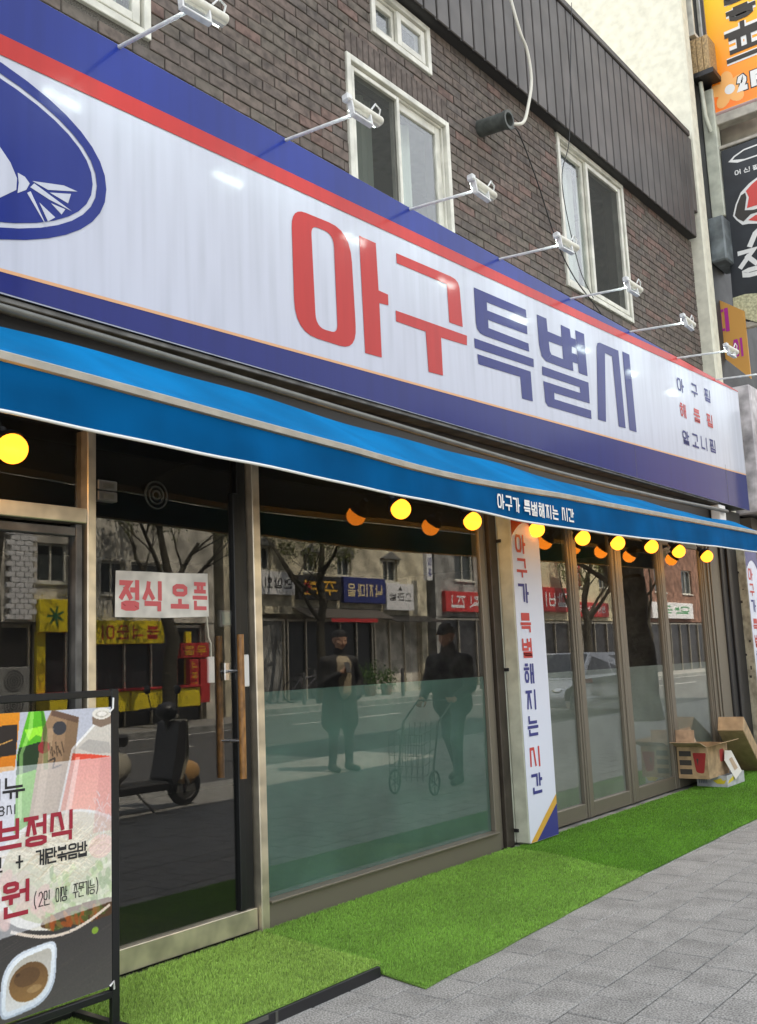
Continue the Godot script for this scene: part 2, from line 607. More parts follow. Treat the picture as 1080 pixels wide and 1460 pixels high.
	M.fabric.metallic_specular = 0.15
	M.canopy.metallic_specular = 0.15
	M.shaded_underside = mat(0.0, 0.016, 0.055, 0.9)  # blue awning cloth from below, its deep shade put into the colour
	M.bar = mat(0.42, 0.39, 0.33, 0.6, 0.0, light_grime, 1.4)
	M.white = mat(0.72, 0.72, 0.7, 0.5)
	M.lamp_white = mat(0.72, 0.73, 0.72, 0.4, 0.0, light_grime, 3.0)
	M.lamp_cream = mat(0.68, 0.67, 0.58, 0.5, 0.0, light_grime, 3.0)
	M.cream = mat(0.54, 0.56, 0.46, 0.45, 0.0, light_grime, 1.0)
	M.cream_dirty = mat(0.45, 0.43, 0.33, 0.55, 0.0, noise_tex("dirt", 0.02, 0.72, 1.1, 31, 256, 5), 1.6)
	M.print_white = mat(0.66, 0.69, 0.80, 0.4)
	M.print_orange = mat(0.62, 0.35, 0.05, 0.4)
	M.turf_a = mat(0.21, 0.37, 0.06, 0.8, 0.0, grain, 4.0)
	M.turf_b = mat(0.17, 0.33, 0.045, 0.8, 0.0, grain, 4.0)
	M.turf_c = mat(0.085, 0.24, 0.013, 0.8, 0.0, grain, 4.0)
	M.fibre = mat(1, 1, 1, 0.6)
	M.fibre.vertex_color_use_as_albedo = true
	M.fibre.backlight_enabled = true
	M.fibre.backlight = lin(0.3, 0.3, 0.3)
	M.wood = mat(0.36, 0.17, 0.045, 0.35, 0.0, noise_tex("wood", 0.05, 0.55, 1.15, 17, 256, 4, 1.0, 0.12), 2.0)
	M.chrome = mat(0.7, 0.7, 0.7, 0.15, 1.0)
	M.paper = mat(0.82, 0.8, 0.74, 0.8, 0.0, soft, 2.0)
	M.brush_red = mat(0.62, 0.13, 0.14, 0.8)
	M.card = mat(0.46, 0.32, 0.18, 0.85, 0.0, soft, 3.0)
	M.card_in = mat(0.5, 0.36, 0.24, 0.85, 0.0, soft, 3.0)
	M.card_dark = mat(0.05, 0.045, 0.04, 0.8)
	M.plaster = mat(0.70, 0.68, 0.56, 0.95, 0.0, noise_tex("plaster", 0.05, 0.91, 1.04, 33, 256, 5), 0.45, lumpy, 0.5)
	M.cable = mat(0.02, 0.02, 0.02, 0.6)
	M.white_cable = mat(0.62, 0.6, 0.52, 0.6)

# ---------------------------------------------------------------- ground, road, pavement
func build_ground() -> void:
	var g := Geo.new()
	g.box(Vector3(-500, -0.6, -500), Vector3(500, -0.24, 500))
	struct("ground", g, M.bed)
	g = Geo.new()
	g.box(Vector3(-30, -0.235, 0.0), Vector3(90, -0.072, 5.6))
	var walk := struct("sidewalk", g, M.bed)
	g = Geo.new()
	g.box(Vector3(14.4, -0.07, 0.0), Vector3(90, SW, 5.6))
	g.box(Vector3(-30, -0.07, 0.0), Vector3(-2.64, SW, 5.6))
	part("far_paving", g, M.paver[1], walk)
	# pavers in rows along the street; the rows seen largest are single pieces
	var meshes := []
	for k in 3:
		var p := Geo.new()
		p.obox(Transform3D(Basis(), Vector3(0, -0.015, 0)), Vector3(0.234, 0.03, 0.234), 0.004)
		meshes.append(p.mesh())
	var spots := []
	for iz in 24:
		var z := 0.05 + 0.24 * iz
		for ix in 71:
			var x := -2.52 + 0.24 * ix + (0.12 if iz % 2 == 0 else 0.0)
			if z < 0.95 and x > 3.9:
				continue
			spots.append(Vector3(x, SW, z))
	spots.sort_custom(func(a: Vector3, b: Vector3) -> bool: return paver_rank(a) < paver_rank(b))
	var w := []
	var cols := []
	for i in spots.size():
		var s: Vector3 = spots[i]
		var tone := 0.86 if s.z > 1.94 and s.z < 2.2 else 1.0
		var y := rng.randf_range(-0.0015, 0.0015)
		var b := Basis(Vector3.UP, rng.randf_range(-0.006, 0.006)).rotated(Vector3.RIGHT, rng.randf_range(-0.004, 0.004))
		if i < 300:
			var pick := rng.randi() % 3 + 1
			if tone < 1.0:
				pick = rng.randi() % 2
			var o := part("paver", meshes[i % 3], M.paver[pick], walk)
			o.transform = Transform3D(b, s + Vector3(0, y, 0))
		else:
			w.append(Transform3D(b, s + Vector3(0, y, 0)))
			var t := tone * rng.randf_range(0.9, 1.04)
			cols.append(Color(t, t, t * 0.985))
	many("far_pavers", meshes[0], M.paver_many, w, cols, walk)
	g = Geo.new()
	for i in 120:
		g.box(Vector3(-30 + i, -0.235, 5.61), Vector3(-29.006 + i, -0.045, 5.78), 0.015)
	struct("kerb", g, M.concrete)
	g = Geo.new()
	g.box(Vector3(-60, -0.235, 5.79), Vector3(160, -0.17, 15.38))
	struct("road", g, M.asphalt)
	g = Geo.new()
	g.box(Vector3(-60, -0.168, 5.99), Vector3(160, -0.164, 6.1))
	g.box(Vector3(-60, -0.168, 14.9), Vector3(160, -0.164, 15.02))
	for i in 30:
		g.box(Vector3(-60 + i * 7, -0.168, 11.9), Vector3(-56 + i * 7, -0.164, 12.02))
	struct("road_markings", g, M.line)
	g = Geo.new()
	g.box(Vector3(-60, -0.235, 15.39), Vector3(160, -0.02, 15.56), 0.015)
	struct("far_kerb", g, M.concrete)
	g = Geo.new()
	g.box(Vector3(-60, -0.235, 15.57), Vector3(160, -0.03, 18.4))
	struct("far_sidewalk", g, M.paver[1])

func paver_rank(a: Vector3) -> float:
	var seen := a.z > 1.0 and a.x > 2.6 + maxf(0.0, (a.z - 1.2)) * 0.9
	return a.distance_to(Vector3(3.9, 0, 2.3)) + (0.0 if seen else 100.0)

# ---------------------------------------------------------------- the shop's building
func holed(g: Geo, x0: float, x1: float, y0: float, y1: float, z0: float, z1: float, holes: Array) -> void:
	var xs := [x0, x1]
	var ys := [y0, y1]
	for h in holes:
		xs.append_array([h[0], h[1]]); ys.append_array([h[2], h[3]])
	xs.sort(); ys.sort()
	for i in xs.size() - 1:
		for j in ys.size() - 1:
			if xs[i + 1] - xs[i] < 1e-4 or ys[j + 1] - ys[j] < 1e-4:
				continue
			var cx: float = (xs[i] + xs[i + 1]) / 2
			var cy: float = (ys[j] + ys[j + 1]) / 2
			var skip := cx < x0 or cx > x1 or cy < y0 or cy > y1
			for h in holes:
				if cx > h[0] and cx < h[1] and cy > h[2] and cy < h[3]:
					skip = true
			if not skip:
				g.box(Vector3(xs[i], ys[j], z0), Vector3(xs[i + 1], ys[j + 1], z1))

const WIN := [[2.1, 3.45, 4.98, 6.4], [5.265, 6.61, 4.42, 5.82], [5.60, 6.40, 6.15, 6.585], [8.63, 10.21, 4.96, 6.595]]

func build_shop() -> void:
	var shop := thing("shop_building", "two storey restaurant building with dark brick upper floor and glazed shopfront", "building")
	var g := Geo.new()
	holed(g, -6, 12.35, 2.62, 6.62, -0.55, -0.312, WIN)
	var wall := part("wall", g, M.mortar, shop)
	# bricks, running bond
	var cell := []
	for j in 28:
		var y := 4.38 + 0.08 * j
		for i in 60:
			var a := -0.9 + 0.235 * i + (0.1175 if j % 2 else 0.0)
			var b := a + 0.227
			b = minf(b, 12.345)
			var pieces := [[a, b]]
			for h in WIN:
				if y + 0.072 > h[2] and y < h[3]:
					var left := []
					for p in pieces:
						if p[1] <= h[0] or p[0] >= h[1]:
							left.append(p)
						else:
							if p[0] < h[0] - 0.02: left.append([p[0], h[0] - 0.004])
							if p[1] > h[1] + 0.02: left.append([h[1] + 0.004, p[1]])
					pieces = left
			for p in pieces:
				if p[1] - p[0] > 0.03 and y < 6.57:
					cell.append([p[0], p[1], y])
	cell.sort_custom(func(a: Array, b: Array) -> bool: return brick_rank(a) < brick_rank(b))
	var bg := Geo.new()
	bg.obox(Transform3D(), Vector3(0.227, 0.072, 0.045), 0.004)
	var bm := bg.mesh()
	var w := []
	var cols := []
	var tones := [[.152, .121, .103], [.138, .112, .098], [.168, .128, .11], [.182, .12, .102], [.13, .11, .098], [.147, .125, .105]]
	for i in cell.size():
		var c: Array = cell[i]
		var sx: float = (c[1] - c[0]) / 0.227
		var t := Transform3D(Basis(Vector3(0, 0, 1), rng.randf_range(-0.006, 0.006)).scaled(Vector3(sx, 1, 1)), Vector3((c[0] + c[1]) / 2, c[2] + 0.036 + rng.randf_range(-0.002, 0.002), -0.325 + rng.randf_range(-0.003, 0.003)))
		var pick: int = [0, 0, 1, 1, 2, 4, 5, 5, 3][rng.randi() % 9]
		if i < 300:
			var o := part("brick", bm, M.brick[pick], wall)
			o.transform = t
		else:
			w.append(t)
			var k: Array = tones[pick]
			var s := rng.randf_range(0.9, 1.1)
			cols.append(Color(k[0] * s, k[1] * s, k[2] * s))
	many("far_bricks", bm, M.brick_many, w, cols, wall)
	# brick course on end over the windows
	g = Geo.new()
	for h in [WIN[1]]:
		var x: float = h[0]
		while x < h[1] - 0.05:
			g.box(Vector3(x, h[3] + 0.006, -0.34), Vector3(x + 0.062, h[3] + 0.19, -0.292), 0.004)
			x += 0.07
	var lin_ := part("soldier_course", g, M.brick[1], shop)
	lin_.set_meta("kind", "stuff")
	# shell: side and back walls, floors, roof
	g = Geo.new()
	g.box(Vector3(-6.2, -0.2, -8), Vector3(-6.0, 7.9, -0.02))
	g.box(Vector3(12.15, -0.2, -8), Vector3(12.35, 7.9, -0.6))
	g.box(Vector3(-6.2, -0.2, -8.2), Vector3(12.35, 7.9, -8.01))
	g.box(Vector3(-6.0, 7.3, -8.0), Vector3(12.14, 7.5, -0.62))
	part("shell_wall", g, M.concrete, shop)
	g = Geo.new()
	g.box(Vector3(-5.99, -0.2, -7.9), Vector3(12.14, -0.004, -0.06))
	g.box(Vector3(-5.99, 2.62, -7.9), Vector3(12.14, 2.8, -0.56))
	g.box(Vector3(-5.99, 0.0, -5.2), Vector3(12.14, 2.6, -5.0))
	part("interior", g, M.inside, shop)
	g = Geo.new()
	g.box(Vector3(-5.9, 2.81, -3.0), Vector3(12.1, 7.28, -2.9))
	part("upper_room_wall", g, M.inside_up, shop)
	# header between glass and sign
	g = Geo.new()
	g.box(Vector3(-6, 2.5, -0.3), Vector3(12.35, 2.98, -0.03))
	part("header", g, M.black, shop)
	g = Geo.new()
	g.box(Vector3(-6, -0.2, -0.2), Vector3(-3.05, 2.5, 0.02))
	part("pier", g, M.concrete, shop)
	# parapet of ribbed metal panels
	g = Geo.new()
	g.box(Vector3(-6.2, 6.63, -0.62), Vector3(12.25, 7.98, -0.235))
	g.box(Vector3(-6.2, 6.605, -0.56), Vector3(12.25, 6.628, -0.2))
	part("parapet_core", g, M.panel_dark, shop)
	g = Geo.new()
	g.obox(Transform3D(), Vector3(0.166, 1.41, 0.03), 0.008)
	var pm := g.mesh()
	for i in 96:
		var o := part("metal_panel", pm, M.panel[rng.randi() % 3], shop)
		o.position = Vector3(12.16 - 0.19 * i, 7.31, -0.2)
	g = Geo.new()
	g.obox(Transform3D(), Vector3(0.022, 1.41, 0.02), 0.004)
	pm = g.mesh()
	for i in 96:
		var o := part("panel_seam", pm, M.panel[0], shop)
		o.position = Vector3(12.065 - 0.19 * i, 7.31, -0.222)
	g = Geo.new()
	g.box(Vector3(-6.25, 8.02, -0.64), Vector3(12.3, 8.10, -0.165), 0.01)
	part("coping", g, M.panel[0], shop)
	g = Geo.new()
	g.box(Vector3(12.255, 6.98, -0.24), Vector3(12.52, 8.015, -0.185), 0.006)
	part("corner_panel", g, M.panel[1], shop)
	upper_window(shop, WIN[0], 2.8, "left")
	upper_window(shop, WIN[1], 5.93, "open")
	upper_window(shop, WIN[2], 5.98, "small")
	upper_window(shop, WIN[3], 9.30, "right")
	shopfront(shop)

func brick_rank(a: Array) -> float:
	var p := Vector3((a[0] + a[1]) / 2, a[2], -0.3)
	return p.distance_to(Vector3(0, 1.35, 3.9)) + (0.0 if p.x > 2.7 and p.y > 4.5 else 50.0)

func frame(g: Geo, x0: float, x1: float, y0: float, y1: float, z0: float, z1: float, t: float, bev := 0.004) -> void:
	g.box(Vector3(x0, y0, z0), Vector3(x0 + t, y1, z1), bev)
	g.box(Vector3(x1 - t, y0, z0), Vector3(x1, y1, z1), bev)
	g.box(Vector3(x0 + t, y1 - t, z0), Vector3(x1 - t, y1, z1), bev)
	g.box(Vector3(x0 + t, y0, z0), Vector3(x1 - t, y0 + t, z1), bev)

func upper_window(shop: Node3D, h: Array, xm: float, how: String) -> void:
	var g := Geo.new()
	frame(g, h[0], h[1], h[2], h[3], -0.42, -0.285, 0.05)
	frame(g, h[0] + 0.052, h[1] - 0.052, h[2] + 0.052, h[3] - 0.052, -0.41, -0.32, 0.018)
	var win := part("window", g, M.pvc, shop)
	var a: float = h[0] + 0.07
	var b: float = h[1] - 0.07
	var y0: float = h[2] + 0.07
	var y1: float = h[3] - 0.07
	var s := Geo.new()
	var t := 0.055
	if how == "open":
		# a screen on the left, the glazed sash on the right
		frame(s, a, xm, y0, y1, -0.335, -0.305, 0.035)
		part("sash", s, M.pvc, win)
		s = Geo.new()
		frame(s, xm - 0.05, b, y0, y1, -0.375, -0.34, 0.07)
		part("sash", s, M.pvc, win)
		s = Geo.new()
		s.quad(Vector3(a + .035, y0 + .035, -0.33), Vector3(xm - .035, y0 + .035, -0.33), Vector3(xm - .035, y1 - .035, -0.33), Vector3(a + .035, y1 - .035, -0.33))
		part("insect_screen", s, M.mesh_screen, win)
		pane(win, xm + .02, b - .07, y0 + .07, y1 - .07, -0.357)
		curtain(win, xm + .28, xm + .40, y0, y1)
		curtain(win, a + .26, a + .48, y0, y1)
	elif how == "right":
		frame(s, a, xm, y0, y1, -0.375, -0.34, 0.06)
		part("sash", s, M.pvc, win)
		s = Geo.new()
		frame(s, xm - 0.02, b, y0, y1, -0.335, -0.3, 0.05)
		part("sash", s, M.pvc, win)
		s = Geo.new()
		s.quad(Vector3(xm + .03, y0 + .05, -0.325), Vector3(b - .05, y0 + .05, -0.325), Vector3(b - .05, y1 - .05, -0.325), Vector3(xm + .03, y1 - .05, -0.325))
		part("insect_screen", s, M.mesh_screen, win)
		pane(win, a + .06, xm - .06, y0 + .06, y1 - .06, -0.357)
		curtain(win, a, xm + .1, y0, y1)
		curtain(win, xm + .2, xm + .34, y0, y1)
	else:
		frame(s, a, xm, y0, y1, -0.375, -0.34, t)
		part("sash", s, M.pvc, win)
		s = Geo.new()
		frame(s, xm - 0.03, b, y0, y1, -0.335, -0.3, t)
		part("sash", s, M.pvc, win)
		pane(win, a + t, xm - t, y0 + t, y1 - t, -0.357)
		pane(win, xm + .025, b - t, y0 + t, y1 - t, -0.317)
		curtain(win, a, b, y0, y1)

func pane(parent: Node3D, x0: float, x1: float, y0: float, y1: float, z: float, m: Material = null) -> MeshInstance3D:
	# front and back face of the sheet
	var g := Geo.new()
	var t := z - 0.003
	g.quad(Vector3(x1, y0, t), Vector3(x0, y0, t), Vector3(x0, y1, t), Vector3(x1, y1, t))
	g.quad(Vector3(x0, y0, z), Vector3(x1, y0, z), Vector3(x1, y1, z), Vector3(x0, y1, z))
	return part("pane", g, m if m else M.upper_glass, parent)

func curtain(parent: Node3D, x0: float, x1: float, y0: float, y1: float) -> void:
	var g := Geo.new()
	var k := maxi(4, int((x1 - x0) / 0.03))
	for i in k:
		var xa := lerpf(x0, x1, float(i) / k)
		var xb := lerpf(x0, x1, float(i + 1) / k)
		var za := -0.52 + 0.02 * sin(xa * 52.0)
		var zb := -0.52 + 0.02 * sin(xb * 52.0)
		g.quad(Vector3(xa, y0, za), Vector3(xb, y0, zb), Vector3(xb, y1, zb), Vector3(xa, y1, za))
	part("curtain", g, M.curtain, parent)

func shopfront(shop: Node3D) -> void:
	var g: Geo
	var top := 2.5
	# posts of brushed steel
	for p in [[2.786, 2.834, -0.06, 0.03], [3.848, 3.906, -0.08, 0.045]]:
		g = Geo.new()
		g.box(Vector3(p[0], -0.02, p[2]), Vector3(p[1], top, p[3]), 0.004)
		part("frame_post", g, M.steel, shop)
	# the window left of the door
	g = Geo.new()
	g.box(Vector3(-3.04, 2.05, -0.05), Vector3(2.784, 2.12, 0.03), 0.004)
	part("transom", g, M.steel, shop)
	g = Geo.new()
	g.box(Vector3(2.735, 0.1, -0.04), Vector3(2.77, 2.045, 0.012), 0.003)
	g.box(Vector3(-3.0, 1.99, -0.04), Vector3(2.733, 2.03, 0.01), 0.003)
	g.box(Vector3(-3.04, -0.02, -0.06), Vector3(2.784, 0.1, 0.03), 0.004)
	var wl := part("shop_window", g, M.grey_metal, shop)
	pane(wl, -3.0, 2.735, 0.1, 2.0, -0.02, M.glass)
	pane(wl, -3.0, 2.784, 2.12, top, -0.02, M.glass)
	# the door
	g = Geo.new()
	g.box(Vector3(2.838, 0.012, -0.035), Vector3(3.843, 0.12, 0.018), 0.003)
	var door := part("door", g, M.steel, shop, "dark glass shop door with wooden bar handles")
	g = Geo.new()
	g.box(Vector3(3.735, 0.122, -0.03), Vector3(3.775, 2.3, 0.01), 0.003)
	g.box(Vector3(3.777, 0.0, -0.04), Vector3(3.842, top, -0.002), 0.003)
	part("door_stile", g, M.black_metal, door)
	pane(door, 2.838, 3.736, 0.12, top, -0.012, M.glass)
	for z in [0.075, -0.09]:
		g = Geo.new()
		g.tube([Vector3(3.705, 0.79, z), Vector3(3.705, 1.53, z)], 0.0185, 12)
		var hd := part("handle", g, M.wood, door)
		g = Geo.new()
		for y in [0.98, 1.34]:
			g.tube([Vector3(3.705, y, z), Vector3(3.705, y, -0.012 + signf(z) * 0.004)], 0.009, 8)
		part("handle_mount", g, M.chrome, hd)
	g = Geo.new()
	g.box(Vector3(3.68, 1.29, -0.06), Vector3(3.73, 1.39, -0.02), 0.006)
	part("lock", g, M.chrome, door)
	g = Geo.new()
	g.box(Vector3(3.778, 1.255, 0.0), Vector3(3.822, 1.425, 0.02), 0.008)
	part("door_sensor", g, M.white, door)
	g = Geo.new()
	g.box(Vector3(3.655, 1.575, -0.05), Vector3(3.745, 1.665, -0.02), 0.006)
	part("keypad", g, M.grey_metal, door)
	g = Geo.new()
	g.box(Vector3(3.665, 1.585, -0.0195), Vector3(3.725, 1.655, -0.017), 0.001)
	part("keypad_screen", g, M.film_grey, door)
	g = Geo.new()
	g.box(Vector3(3.56, 1.285, -0.03), Vector3(3.605, 1.42, -0.016), 0.004)
	part("plug_box", g, M.white, door)
	g = Geo.new()
	g.tube([Vector3(3.556, 1.63, -0.018), Vector3(3.566, 1.52, -0.018), Vector3(3.582, 1.49, -0.018), Vector3(3.585, 1.42, -0.02)], 0.004, 6)
	part("plug_cable", g, M.white_cable, door)
	# door closer with its two labelled covers
	for k in 2:
		g = Geo.new()
		g.box(Vector3(2.842, 2.165 + k * 0.053, -0.008), Vector3(2.952, 2.213 + k * 0.053, 0.035), 0.004)
		part("door_closer", g, M.grey_metal, door)
		g = Geo.new()
		g.box(Vector3(2.87, 2.176 + k * 0.053, 0.0352), Vector3(2.93, 2.2 + k * 0.053, 0.0365))
		part("closer_label", g, M.tube, door)
	# ringed vent hanging behind the glass
	g = Geo.new()
	for r in [0.07, 0.045, 0.022]:
		var ring := []
		for i in 25:
			ring.append(Vector3(3.24 + r * cos(TAU * i / 24), 2.24 + r * sin(TAU * i / 24), -0.03))
		g.tube(ring, 0.005, 6, false)
	part("vent_ring", g, M.tube, door)
	# the big fixed pane; it leans outward a little at the top
	g = Geo.new()
	g.box(Vector3(3.91, -0.02, -0.07), Vector3(6.24, 0.128, 0.035), 0.003)
	g.box(Vector3(3.91, 0.1285, -0.07), Vector3(6.20, 0.14, 0.06), 0.003)
	var fx := part("shop_window", g, M.bronze, shop)
	var lean := Basis(Vector3.RIGHT, 0.0085)
	var pn := pane(fx, 3.906, 6.21, 0.0, 2.4, 0.0, M.glass)
	pn.transform = Transform3D(lean, Vector3(0, 0.135, -0.012))
	g = Geo.new()
	g.quad(Vector3(3.906, 0, 0), Vector3(6.21, 0, 0), Vector3(6.21, 1.085, 0), Vector3(3.906, 1.085, 0))
	var fm := part("privacy_film", g, M.film_teal, fx)
	fm.transform = Transform3D(lean, Vector3(0, 0.135, -0.018))
	for p in [[6.205, 6.27, -0.05, 0.02, 0], [6.275, 6.33, -0.07, 0.0, 0], [6.335, 6.44, -0.06, 0.03, 1]]:
		g = Geo.new()
		g.box(Vector3(p[0], 0.0, p[2]), Vector3(p[1], top, p[3]), 0.004)
		part("frame_post", g, M.bronze_dark if p[4] == 1 else M.bronze, shop)
	g = Geo.new()
	g.box(Vector3(6.445, -0.02, -0.12), Vector3(6.92, top, -0.02))
	part("pier", g, M.black, shop)
	# four folding doors
	var leaves := [[6.925, 7.69], [7.695, 8.59], [8.60, 9.605], [9.615, 10.775]]
	for i in 4:
		var a: float = leaves[i][0]
		var b: float = leaves[i][1]
		var z := 0.004 * (i % 2)
		g = Geo.new()
		var tl := 0.075 if i < 2 else 0.085
		var tr := 0.07 if i != 1 else 0.115
		g.box(Vector3(a, 0.02, z - 0.045), Vector3(a + tl, top, z + 0.012), 0.004)
		g.box(Vector3(b - tr, 0.02, z - 0.045), Vector3(b, top, z + 0.012), 0.004)
		g.box(Vector3(a + tl, 0.02, z - 0.044), Vector3(b - tr, 0.138, z + 0.01), 0.004)
		g.box(Vector3(a + tl, 2.42, z - 0.044), Vector3(b - tr, top, z + 0.01), 0.004)
		g.box(Vector3(b - tr * 0.5 - 0.008, 0.02, z + 0.012), Vector3(b - tr * 0.5 + 0.008, top, z + 0.02), 0.003)
		var leaf := part("folding_door", g, M.bronze, shop)
		var q := pane(leaf, a + tl, b - tr, 0.0, 2.3, 0.0, M.glass)
		q.transform = Transform3D(Basis(Vector3.RIGHT, 0.006) , Vector3(0, 0.13, z - 0.016))
		g = Geo.new()
		g.quad(Vector3(a + tl, 0.13, z - 0.024), Vector3(b - tr, 0.13, z - 0.024), Vector3(b - tr, 1.212, z - 0.022), Vector3(a + tl, 1.212, z - 0.022))
		part("privacy_film", g, M.film_grey, leaf)
	g = Geo.new()
	g.box(Vector3(10.78, -0.02, -0.08), Vector3(11.28, top, 0.03), 0.006)
	for x in [10.86, 10.95]:
		g.box(Vector3(x, 0.0, 0.031), Vector3(x + 0.04, top, 0.045), 0.004)
	part("frame_post", g, M.bronze, shop)
	g = Geo.new()
	g.box(Vector3(11.29, -0.02, -0.1), Vector3(11.86, top, 0.05), 0.01)
	g.box(Vector3(11.45, 0.0, 0.051), Vector3(11.55, top, 0.075), 0.008)
	part("frame_post", g, M.black, shop)
	g = Geo.new()
	g.box(Vector3(6.44, -0.2, -0.1), Vector3(12.35, 0.004, 0.075), 0.006)
	part("door_sill", g, M.concrete, shop)
	g = Geo.new()
	g.box(Vector3(-3.04, -0.2, -0.1), Vector3(6.43, -0.022, 0.05), 0.004)
	part("door_sill", g, M.concrete, shop)
	g = Geo.new()
	g.box(Vector3(11.87, -0.2, -0.2), Vector3(12.35, top, -0.1))
	part("pier", g, M.concrete, shop)

# ---------------------------------------------------------------- tall building next door
func build_neighbour() -> void:
	var b := thing("plastered_building", "taller building next door with rough cream plaster side wall rising above the parapet", "building")
	var g := Geo.new()
	g.box(Vector3(12.365, -0.2, -14), Vector3(12.6, 16, -0.14), 0.02)
	part("side_wall", g, M.plaster, b)
	g = Geo.new()
	g.box(Vector3(12.605, -0.2, -14), Vector3(30, 16, -0.2))
	part("wall", g, mat(0.05, 0.052, 0.056, 0.6, 0.1, tex["grime"], 0.6), b)
	g = Geo.new()
	frame(g, 12.75, 13.5, 9.7, 10.9, -0.22, -0.12, 0.05)
	g.box(Vector3(13.1, 9.75, -0.2), Vector3(13.15, 10.85, -0.13))
	part("window", g, M.pvc, b)
	g = Geo.new()
	g.box(Vector3(12.78, 9.73, -0.19), Vector3(13.47, 10.87, -0.165))
	part("pane", g, M.screen, b)
	g = Geo.new()
	for i in 3:
		g.box(Vector3(12.7, 9.1, -0.19 + i * 0.085), Vector3(13.6, 9.6, -0.11 + i * 0.085), 0.008)
	part("window_box", g, mat(0.5, 0.34, 0.16, 0.6, 0.0, tex["wood"], 2.0), b)
	g = Geo.new()
	g.box(Vector3(12.68, 9.02, -0.19), Vector3(13.62, 9.09, 0.1))
	part("window_box_shelf", g, M.black, b)
	g = Geo.new()
	g.box(Vector3(12.95, 7.1, -0.195), Vector3(13.1, 8.95, -0.02), 0.01)
	g.tube([Vector3(12.8, 9.0, -0.12), Vector3(12.8, 8.5, -0.1), Vector3(12.9, 8.3, -0.08)], 0.03, 8)
	part("drain_duct", g, M.cream, b)
	g = Geo.new()
	g.box(Vector3(12.72, 6.4, -0.195), Vector3(13.3, 7.02, 0.02), 0.02)
	part("meter_box", g, mat(0.2, 0.23, 0.24, 0.5, 0.1, tex["grime"], 1.0), b)
	# shop sign return and cream corner on the storey below
	g = Geo.new()
	g.box(Vector3(12.66, 3.0, -0.19), Vector3(15.5, 4.66, 0.16), 0.02)
	part("sign_box", g, mat(0.62, 0.58, 0.6, 0.5, 0.0, tex["grime"], 1.0), b)
	g = Geo.new()
	g.box(Vector3(12.9, 2.9, 0.165), Vector3(15.4, 4.4, 0.42), 0.03)
	part("sign_edge", g, M.cream, b)
	g = Geo.new()
	g.box(Vector3(12.62, -0.2, -0.19), Vector3(15.5, 2.95, 0.02))
	part("shopfront", g, M.bronze_dark, b)

# ---------------------------------------------------------------- the long sign
func round_poly(c: Array, rad: Array, k := 5) -> Array:
	# corners (Vector2) rounded by rad each, k + 1 points a corner
	var o := []
	var m := c.size()
	for i in m:
		var p: Vector2 = c[i]
		var a: Vector2 = (c[(i - 1 + m) % m] - p).normalized()
		var b: Vector2 = (c[(i + 1) % m] - p).normalized()
		var r: float = rad[i]
		for j in k + 1:
			var t := float(j) / k
			var q0 := p + a * r
			var q2 := p + b * r
			o.append(q0.lerp(p, t).lerp(p.lerp(q2, t), t))
	return o

